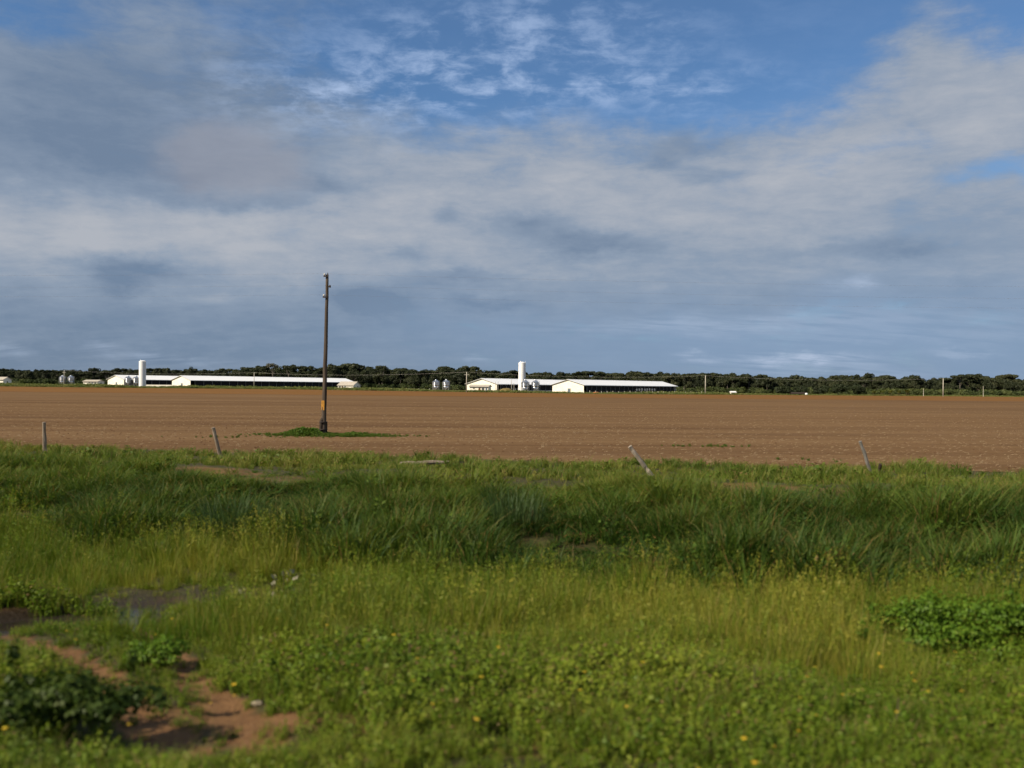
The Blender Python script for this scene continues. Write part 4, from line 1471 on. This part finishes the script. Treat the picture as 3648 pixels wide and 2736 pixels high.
def silo(label, px, D, h, group, rot):
    X, Y, z = spot(px, D)
    t = thing('feed_silo', label, 'silo', (X, Y, z - 0.1), rot, group)
    R = 1.75
    zb, zt = h * 0.46, h * 0.80
    d = MB()
    prof = [(R, zb)]
    nr = 4
    for k in range(nr):
        za = zb + (zt - zb) * k / nr
        zc = zb + (zt - zb) * (k + 1) / nr
        prof += [(R, zc - 0.05), (R * 1.02, zc - 0.03), (R, zc - 0.01)]
    d.lathe(prof, 28).build('drum', M['galv'], t, smooth=True)
    MB().lathe([(R * 1.05, zt - 0.06), (R * 0.30, h * 0.97), (R * 0.26, h), (R * 0.12, h * 1.02), (0, h * 1.03)], 28).build('roof_cone', M['galv'], t)
    MB().lathe([(0.25, h * 0.14), (0.28, h * 0.17), (R * 0.99, zb - 0.003)], 28).build('hopper', M['galv'], t, smooth=True)
    for k in range(6):
        a = k * math.pi / 3
        x, y = (R + 0.06) * math.cos(a), (R + 0.06) * math.sin(a)
        MB().tube([(x, y, -0.2), (x, y, zt - 0.1)], 0.085, 6).build('leg', M['steel'], t)
    br = MB()
    for k in range(6):
        a, b = k * math.pi / 3, (k + 1) * math.pi / 3
        br.tube([((R + 0.05) * math.cos(a), (R + 0.05) * math.sin(a), 0.3), ((R + 0.05) * math.cos(b), (R + 0.05) * math.sin(b), zb - 0.2)], 0.035, 4)
    br.build('brace', M['steel'], t)
    ld = MB()
    for sg in (-0.2, 0.2):
        ld.tube([(R + 0.3, sg, 0.5), (R + 0.3, sg, zt + 0.4), (R * 0.45, sg, h * 0.97)], 0.03, 4)
    for k in range(10):
        ld.tube([(R + 0.3, -0.2, 0.7 + 0.42 * k), (R + 0.3, 0.2, 0.7 + 0.42 * k)], 0.02, 4)
    ld.build('ladder', M['steel'], t)
    return t


silo('steel feed silo half hidden by the leftmost far pole', 222, 512, 6.0, 'steel feed silos', 0.3)
silo('steel feed silo just right of the leftmost far pole', 252, 514, 6.0, 'steel feed silos', 0.3)
silo('left steel silo of the pair before the left rear barn', 456, 498, 6.1, 'steel feed silos', 0.2)
silo('steel silo touching the left side of the left water tower', 484, 499, 6.1, 'steel feed silos', 0.2)
silo('left steel silo of the lone pair in front of the dark wood', 1553, 447, 6.0, 'steel feed silos', 0.25)
silo('right steel silo of the lone pair in front of the dark wood', 1589, 445, 6.1, 'steel feed silos', 0.25)
silo('steel silo overlapping the foot of the right water tower', 1871, 396, 6.2, 'steel feed silos', 0.2)
silo('steel silo standing clear right of the right water tower', 1907, 398, 6.2, 'steel feed silos', 0.2)


# far utility poles and the cables between them
def far_pole(label, px, D, top, arm):
    X, Y, z = spot(px, D)
    h = at(px, top, D).z - z
    t = thing('utility_pole', label, 'pole', (X, Y, z - 0.2), rad(6), 'concrete poles along the farm')
    MB().tube([(0, 0, 0), (0, 0, h + 0.2)], [0.24, 0.15], 8).build('shaft', M['concrete'], t, smooth=True)
    if arm:
        c = MB().box(-1.0, 1.0, -0.09, 0.09, h - 1.15, h - 0.95).build('crossarm', M['concrete'], t)
        for xx in (-0.9, 0.0, 0.9):
            MB().lathe([(0.03, 0), (0.07, 0.06), (0.07, 0.18), (0.0, 0.22)], 8, (xx, 0, h - 0.95 + 0.003)).build('insulator', M['porcelain'], c)
    else:
        MB().lathe([(0.03, 0), (0.07, 0.06), (0.07, 0.18), (0.0, 0.22)], 8, (0, 0, h + 0.2)).build('insulator', M['porcelain'], t)
    return Vector((X, Y, z + h - 0.05))


pts = [far_pole('thin concrete pole before the leftmost pair of silos', 228, 500, 1319, True),
       far_pole('thin concrete pole standing before the middle of the long left barn', 905, 486, 1327, False),
       far_pole('concrete pole with a cross arm left of the middle farmhouse', 1662, 380, 1325, True),
       far_pole('tall thin pole at the edge of the red soil right of the barns', 2513, 388, 1338, False),
       far_pole('rightmost thin pole standing in front of the dark wood', 3360, 410, 1348, False)]


def cable(name, label, a, b, sag, rr, mat, group):
    p = []
    for k in range(25):
        u = k / 24
        q = a.lerp(b, u)
        q.z -= sag * 4 * u * (1 - u)
        p.append(q)
    o = MB().tube(p, rr, 5).build(name, mat)
    tag(o, label, 'cable', group)


cl = ['sagging cable strung between the two leftmost far poles', 'cable running behind the near pole to the cross-arm pole',
      'cable passing in front of the right water tower', 'sagging cable between the two rightmost far poles']
for k in range(4):
    cable('power_cable', cl[k], pts[k], pts[k + 1], 1.4, 0.028, M['cable'], 'cables along the far poles')


# short poles and odds and ends round the right farm
def yard_pole(label, px, D, top, arm=0):
    X, Y, z = spot(px, D)
    h = at(px, top, D).z - z
    t = thing('yard_pole', label, 'pole', (X, Y, z - 0.2), 0, 'short poles by the right barns')
    MB().tube([(0, 0, 0), (0, 0, h + 0.2)], [0.13, 0.10], 6).build('shaft', M['concrete'], t)
    if arm:
        MB().tube([(0, 0, h + 0.1), (-0.5, 0, h + 0.15), (-0.7, 0, h - 0.1)], 0.05, 5).build('lamp_arm', M['steel'], t)
    else:
        MB().box(-0.14, 0.14, -0.14, 0.14, h + 0.2, h + 0.3).build('cap', M['concrete'], t)


yard_pole('short pole at the right corner of the rear right barn gable', 1765, 402, 1361)
yard_pole('second short pole right of the farmhouse by the right barns', 1774, 402, 1361)
yard_pole('tall thin yard pole left of the right water tower', 1822, 404, 1352)
yard_pole('lower yard pole with a bent arm beside the right water tower', 1831, 401, 1366, 1)
yard_pole('thin pale post among the wood near the right edge', 3503, 455, 1377)
yard_pole('thin pale post left of the rightmost far pole', 3290, 445, 1385)


def heap(name, label, cat, px, D, rx, ry, h, mat, seed):
    r = np.random.default_rng(seed)
    X, Y, z = spot(px, D)
    mb = MB()
    n, m = 22, 7
    for j in range(m):
        u = j / (m - 1)
        for k in range(n):
            th = 2 * math.pi * k / n
            q = math.cos(u * math.pi / 2) ** 0.8 * (1 + 0.12 * r.normal())
            mb.v.append((rx * q * math.cos(th), ry * q * math.sin(th), -0.2 + (h + 0.2) * math.sin(u * math.pi / 2) * (1 + 0.08 * r.normal())))
    for j in range(m - 1):
        for k in range(n):
            k2 = (k + 1) % n
            mb.f.append((j * n + k, j * n + k2, (j + 1) * n + k2, (j + 1) * n + k))
            mb.mi.append(0)
    o = mb.build(name, mat, smooth=True)
    o.location = (X, Y, z)
    tag(o, label, cat)


heap('fodder_heap', 'yellowish heap lying before the open side of the rear right barn', 'heap', 1803, 402, 3.4, 2.2, 1.9, M['hay'], 5)
heap('earth_mound', 'small red earth mound in the weeds before the right barn', 'mound', 2124, 384, 1.9, 1.3, 0.75, M['mound'], 6)

house('white_shed', 'tiny white shed among green scrub right of the barns', 2613, 428, 2.2, 2.0, 1.3, 0.35, rad(4), M['roofw'], [('blue', 0.4, 0.5, 0.05, 1.0)])
house('low_shed', 'low dark-roofed shed under the dense dark trees', 2848, 432, 7.2, 3.0, 0.9, 0.6, rad(4), M['stubwood'], [('window', -1.5, 1.0, 0.3, 0.7)], M['stubwood'])
X_, Y_, z_ = spot(2873, 427)
wt = thing('water_tank', 'small white tank beside the low dark-roofed shed', 'tank', (X_, Y_, z_ - 0.05), 0)
MB().lathe([(0.62, 0), (0.68, 0.7), (0.60, 0.95)], 14).build('tank_body', M['tank'], wt, smooth=True)
MB().lathe([(0.64, 0.953), (0.64, 1.0), (0.3, 1.16), (0, 1.2)], 14).build('lid', M['tank'], wt)


def post_fence(label, px0, D0, px1, D1, n, seed):
    r = np.random.default_rng(seed)
    a, b = spot(px0, D0), spot(px1, D1)
    t = thing('post_fence', label, 'fence', a, 0)
    pm = MB().box(-0.10, 0.10, -0.10, 0.10, -0.3, 1.25).mesh('post', M['whitepost'])
    tops = []
    for k in range(n):
        u = k / (n - 1)
        X, Y = a[0] + u * (b[0] - a[0]), a[1] + u * (b[1] - a[1])
        o = link('post', pm, t)
        z = tz(X, Y)
        o.location = (X - a[0], Y - a[1], z - a[2] + r.uniform(-0.1, 0.1))
        o.rotation_euler = (r.normal(0, 0.03), r.normal(0, 0.03), 0)
        tops.append((X - a[0], Y - a[1], z - a[2]))
    for hh in (0.5, 1.0):
        MB().tube([(x, y, z + hh) for x, y, z in tops], 0.008, 4).build('wire', M['cable'], t)


post_fence('row of short white posts before the long right barn', 2080, 384, 2500, 402, 22, 1)
post_fence('row of short white posts left of the lone silo pair', 1330, 440, 1530, 425, 12, 2)
# low cream yard wall at the left farm
X_, Y_, z_ = spot(512, 486)
yw = MB()
yw.box(0, 18.5, -0.12, 0.12, -0.3, 1.05)
yo = yw.build('yard_wall', M['cream'])
yo.location = (X_, Y_, z_)
yo.rotation_euler = (0, 0, rad(2))
tag(yo, 'low cream yard wall between the left water tower and barn', 'wall')


# ------------------------------------------------------------------ near pole
def near_pole():
    X, Y = POLE
    z = tz(X, Y)
    D = Y
    top = at(1166, 978, D)
    h = top.z - z
    lean = (top.x - X) / h
    t = thing('utility_pole', 'tall dark wooden pole with a yellow number plate standing in the field', 'pole', (X, Y, z), 0)
    t.rotation_euler = (0, math.atan(lean), 0)
    r = np.random.default_rng(3)
    zs = np.linspace(-0.4, h, 16)
    MB().tube([(0.006 * r.normal(), 0.006 * r.normal(), q) for q in zs], [0.125 - 0.055 * max(q, 0) / h for q in zs], 16).build('shaft', M['polewood'], t, smooth=True)
    s = MB().tube([(-0.11, -0.06, -0.4), (-0.11, -0.06, 0.72), (-0.075, -0.05, 0.86)], [0.10, 0.092, 0.06], 12).build('stub', M['stubwood'], t, smooth=True)
    MB().tube([(0.105, 0.02, -0.4), (0.10, 0.02, 0.60), (0.085, 0.02, 0.68)], [0.07, 0.066, 0.04], 12).build('stub', M['stubwood'], t, smooth=True)
    for q in (0.30, 0.66):
        MB().lathe([(0.205, q - 0.02), (0.212, q), (0.205, q + 0.02)], 18, (-0.02, -0.02, 0)).build('strap', M['iron'], t)
    # fittings near the top
    f = MB().box(-0.16, 0.06, -0.13, -0.075, h - 0.13, h - 0.07).build('top_bracket', M['iron'], t)
    MB().lathe([(0.02, 0), (0.05, 0.03), (0.045, 0.09), (0.02, 0.12), (0, 0.13)], 10, (-0.11, -0.10, h - 0.068)).build('insulator', M['porcelain'], f)
    MB().lathe([(0.015, 0), (0.03, 0.04), (0.0, 0.12)], 8, (0.02, 0, h)).build('cap', M['iron'], t)
    g = MB().tube([(0.06, -0.02, h - 0.60), (0.14, -0.03, h - 0.60), (0.145, -0.03, h - 0.55)], [0.02, 0.02, 0.02], 6).build('side_bracket', M['iron'], t)
    MB().lathe([(0.02, -0.05), (0.055, -0.03), (0.05, 0.05), (0.02, 0.08), (0, 0.09)], 10, (0.145, -0.03, h - 0.60)).build('insulator', M['iron'], g)
    k = MB().box(-0.17, 0.05, -0.14, -0.08, h - 1.16, h - 1.10).build('lower_bracket', M['iron'], t)
    MB().lathe([(0.02, 0), (0.055, 0.03), (0.05, 0.08), (0.02, 0.11), (0, 0.12)], 10, (-0.12, -0.11, h - 1.097)).build('insulator', M['porcelain'], k)
    # number plate, bent a little round the lit side
    zc = at(1150, 1444, D).z - z
    pl = bpy.data.objects.new('number_plate', None)
    pm = MB()
    for i in range(4):
        xa, xb = -0.095 + 0.0475 * i, -0.095 + 0.0475 * (i + 1)
        ya, yb = 1.6 * xa * xa, 1.6 * xb * xb
        pm.add([(xa, ya, -0.235), (xb, yb, -0.235), (xb, yb, 0.235), (xa, ya, 0.235), (xa, ya + 0.006, -0.235), (xb, yb + 0.006, -0.235), (xb, yb + 0.006, 0.235), (xa, ya + 0.006, 0.235)],
               [(0, 1, 2, 3), (7, 6, 5, 4), (0, 4, 5, 1), (3, 2, 6, 7)] + ([(0, 3, 7, 4)] if i == 0 else []) + ([(1, 5, 6, 2)] if i == 3 else []))
    plate = pm.build('number_plate', M['yellow'], t)
    a = rad(-32)
    plate.location = (0.118 * math.sin(a), -0.118 * math.cos(a), zc)
    plate.rotation_euler = (0, 0, a)
    SEG = {'a': (-0.038, 0.038, 0.048, 0.060), 'd': (-0.038, 0.038, -0.060, -0.048), 'g': (-0.038, 0.038, -0.006, 0.006), 'b': (0.026, 0.038, 0.0, 0.055), 'c': (0.026, 0.038, -0.055, 0.0),
           'f': (-0.038, -0.026, 0.0, 0.055), 'e': (-0.038, -0.026, -0.055, 0.0)}
    for zz, segs in ((0.150, 'abcdg'), (0.0, 'abc'), (-0.150, 'abged')):
        m = MB()
        for q in segs:
            x0, x1, z0, z1 = SEG[q]
            m.box(x0, x1, -0.004, 0.001, zz + z0, zz + z1)
        o = m.build('digit', M['digit'], plate)
        o.location = (0, -0.003, 0)
    bpy.data.objects.remove(pl)
    return t, h, z


npole, nph, npz = near_pole()
X, Y = POLE
for k, (dz, lb) in enumerate([(0.03, 'topmost thin wire at the near pole'), (-0.55, 'middle thin wire at the near pole'), (-1.02, 'lowest thin wire at the near pole')]):
    p0 = Vector((X + 0.02 + (0.14 if k == 1 else -0.05 if k == 0 else -0.10), Y - 0.1, npz + nph + dz))
    mb = MB()
    path = []
    for i in range(41):
        u = (i - 20) / 20
        path.append(p0 + Vector((60 * u, -1.0 * u, -0.9 * (abs(u) - u * u) * 4 * 0.35 - 0.25 * u)))
    o = mb.tube(path, 0.0016, 4).build('wire', M['cabled'])
    tag(o, lb, 'wire', 'wires on the near pole')


# ------------------------------------------------------------------ roadside fence posts
def fence_post(label, base, top, D, rr, mat, seed, cat='post', slim=1.0, notch=False):
    r = np.random.default_rng(seed)
    b = at(base[0], base[1], D)
    tp = at(top[0], top[1], D - 0.15)
    zg = tz(b.x, b.y)
    d = (tp - b)
    foot = b + d * ((zg - 0.25 - b.z) / d.z)
    mb = MB()
    n = 8
    ptsl = [foot.lerp(tp, k / n) + Vector((r.normal(0, 0.006), r.normal(0, 0.006), 0)) for k in range(n + 1)]
    org = Vector((foot.x, foot.y, zg))
    sides = 7
    mb.tube([p - org for p in ptsl], [rr * (1.12 - 0.2 * k / n) * (1 + 0.05 * r.normal()) for k in range(n + 1)], sides)
    o = mb.build('fence_post', mat)
    o.location = org
    tag(o, label, cat, 'roadside fence posts')
    return o


fence_post('upright weathered fence post nearest the left edge', (160, 1640), (157, 1504), 28.5, 0.062, M['postwood'], 1)
fence_post('slightly leaning fence post with a dark top, second from the left', (784, 1625), (759, 1523), 27.5, 0.058, M['postwood'], 2)
fence_post('pale fence post leaning strongly to the left in mid verge', (2345, 1725), (2243, 1590), 22.0, 0.058, M['palepost'], 3)
fence_post('grey leaning fence post near the right end of the verge', (3118, 1730), (3066, 1572), 23.5, 0.046, M['greypost'], 4)
fence_post('short dark stump beside the grey leaning fence post', (3133, 1690), (3136, 1653), 23.5, 0.045, M['stubwood'], 5)
# a post that has fallen over
a = at(1425, 1690, 24.0)
b = at(1600, 1676, 24.4)
a.z, b.z = tz(a.x, a.y) + 0.14, tz(b.x, b.y) + 0.19
mb = MB().tube([a.lerp(b, k / 6) - a + Vector((0, 0, 0.01 * math.sin(k * 2.1))) for k in range(7)], [0.05, 0.06, 0.058, 0.062, 0.06, 0.052, 0.035], 8)
fo = mb.build('fallen_post', M['postwood'])
fo.location = a
tag(fo, 'bleached fence post lying flat in the verge grass', 'post')


# ------------------------------------------------------------------ single plants of the verge
def bush(label, px, py, zt, rx, ry, h, mat, seed, n=2600, size=0.06, name='bush', loose=False):
    r = np.random.default_rng(seed)
    c = ground_hit(px, py, zt)
    z = tz(*c)
    t = thing(name, label, 'bush', (c[0], c[1], z), 0)
    lob = []
    for _ in range(16):
        a, q = r.uniform(0, 6.28), math.sqrt(r.uniform())
        k = r.uniform(0.5, 1.25) if loose else 1.0
        lob.append(((rx * 0.75 * q * math.cos(a), ry * 0.75 * q * math.sin(a), h * r.uniform(0.2, 0.78) * (1 - 0.45 * q * q)), (rx * 0.33 * k, ry * 0.33 * k, h * 0.2 * k)))
    if loose:                                  # a few shoots standing out of the mass
        for _ in range(10):
            a, q = r.uniform(0, 6.28), math.sqrt(r.uniform())
            lob.append(((rx * 0.95 * q * math.cos(a), ry * 0.95 * q * math.sin(a), h * r.uniform(0.6, 1.1) * (1 - 0.4 * q * q)), (rx * 0.07, ry * 0.09, h * 0.16)))
    st = MB()
    for c_, _ in lob[:12]:
        st.tube([(c_[0] * 0.3, c_[1] * 0.3, -0.05), (c_[0] * 0.6, c_[1] * 0.6, c_[2] * 0.6), c_], [0.012, 0.009, 0.004], 5)
    st.build('stems', M['stem'], t)
    link('foliage', raw_mesh('foliage', *_p(lobe_crown(r, lob, n, size, shell=0.25 if loose else 0.6, up=0.6)), mat), t)
    return t


bush('large dark leafy bush in the bottom left corner', 120, 2700, -0.0, 0.85, 0.6, 0.62, M['leaf_bush'], 71, 9000, 0.036, loose=True)
bush('bright green leafy bush at the right edge of the ditch grass', 3500, 2280, -0.1, 1.5, 0.7, 0.72, M['leaf_bush2'], 72, 11000, 0.031, loose=True)
bush('small bright bush left of the big bush at the right edge', 3270, 2225, -0.1, 0.6, 0.4, 0.5, M['leaf_bush2'], 73, 3200, 0.030, loose=True)
bush('low leafy weed clump beside the curving wheel ruts', 560, 2370, -0.05, 0.3, 0.25, 0.30, M['leaf_bush2'], 74, 1800, 0.026)


def clump(label, px, py, zt, h, spread, mat, seed, n=110, width=0.02, lean=1.0, droop=0.55, name='grass_clump'):
    r = np.random.default_rng(seed)
    c = ground_hit(px, py, zt)
    z = tz(*c)
    o = link(name, raw_mesh(name, *_p(blades(r, n, h, spread, lean, width, 5, droop)), mat))
    o.location = (c[0], c[1], z)
    tag(o, label, 'grass', 'large grass clumps of the bank')
    return o


clump('blue green arching grass clump at the foot of the bank', 1270, 1945, 0.0, 0.95, 0.22, M['leaf_blue'], 81, 150)
clump('tall blue green grass clump standing above the bank at left', 820, 1880, 0.05, 1.1, 0.5, M['leaf_blue'], 82, 320, 0.014, 0.5, 0.3)
clump('tall grass clump rising over the field edge in the picture centre', 1830, 1880, 0.1, 1.0, 0.5, M['leaf_blue'], 83, 320, 0.014, 0.5, 0.25)
clump('rusty brown dead grass clump low on the bank', 2290, 1985, 0.0, 0.42, 0.30, M['leaf_dead'], 84, 170, 0.012, 1.1, 0.5)
clump('blue green grass clump low on the bank at right', 2900, 1880, 0.1, 0.75, 0.30, M['leaf_blue'], 85, 150, 0.018, 1.0, 0.6)
clump('grass clump leaning out of the bank at the right edge', 3590, 2080, 0.0, 0.8, 0.25, M['leaf_blue'], 86, 150, 0.018, 0.9, 0.5)


def broad_weed(label, px, py, zt, h, seed, pale=False):
    """an upright weed of a few broad leaves"""
    r = np.random.default_rng(seed)
    c = ground_hit(px, py, zt)
    z = tz(*c)
    t = thing('broad_leaved_weed', label, 'weed', (c[0], c[1], z), r.uniform(0, 6))
    MB().tube([(0, 0, -0.05), (0.02, 0.01, h * 0.8)], [0.012, 0.006], 6).build('stem', M['stem'], t)
    co, q, tt, rr = blades(r, 7, h * 0.8, 0.02, 0.9, 0.07, 6, 0.5, 0.4)
    co[:, 2] += h * 0.15
    link('leaves', raw_mesh('leaves', co, q, tt, rr, M['leaf_bush2']), t)
    if pale:
        nl = 16
        th = r.uniform(0, 6.28, nl)
        P = np.stack([0.16 * np.cos(th) * r.uniform(0.3, 1, nl), 0.13 * np.sin(th), r.uniform(0.10, h * 0.85, nl)], -1)
        N = np.stack([r.normal(0, 0.5, nl), -0.8 + r.normal(0, 0.4, nl), 0.6 + r.normal(0, 0.4, nl)], -1)
        link('dry_leaves', raw_mesh('dry_leaves', *_p(leaves_at(r, P, N, 0.06, 1.8)), M['leaf_drypale']), t)


broad_weed('leafy weed with bleached pale leaves standing at the wet ditch', 1012, 2150, -0.2, 0.52, 91, True)
broad_weed('pale upright broad-leaved weed in the near weeds at right', 2690, 2500, 0.0, 0.40, 92)
broad_weed('pale narrow-leaved weed near the bottom right', 3190, 2620, 0.0, 0.34, 93)
broad_weed('broad-leaved weed among the low weeds in the picture centre', 1460, 2410, -0.05, 0.36, 94)
broad_weed('small weed with bleached leaves at the end of the dark wet ditch', 838, 2145, -0.22, 0.22, 95, True)


def stone(label, px, py, zt, s, seed):
    r = np.random.default_rng(seed)
    c = ground_hit(px, py, zt)
    mb = MB().lathe([(0.0, -0.03), (0.06, -0.02), (0.085, 0.02), (0.06, 0.05), (0.0, 0.065)], 10)
    mb.v = [(v[0] * 1.3 + r.normal(0, 0.006), v[1] + r.normal(0, 0.006), v[2] + r.normal(0, 0.005)) for v in mb.v]
    o = mb.build('stone', M['stone'])
    o.location = (c[0], c[1], tz(*c) + 0.01)
    o.scale = (s, s, s)
    tag(o, label, 'stone')


stone('small pale stone on the bare red soil at the end of the right rut', 914, 2514, 0.0, 0.42, 4)
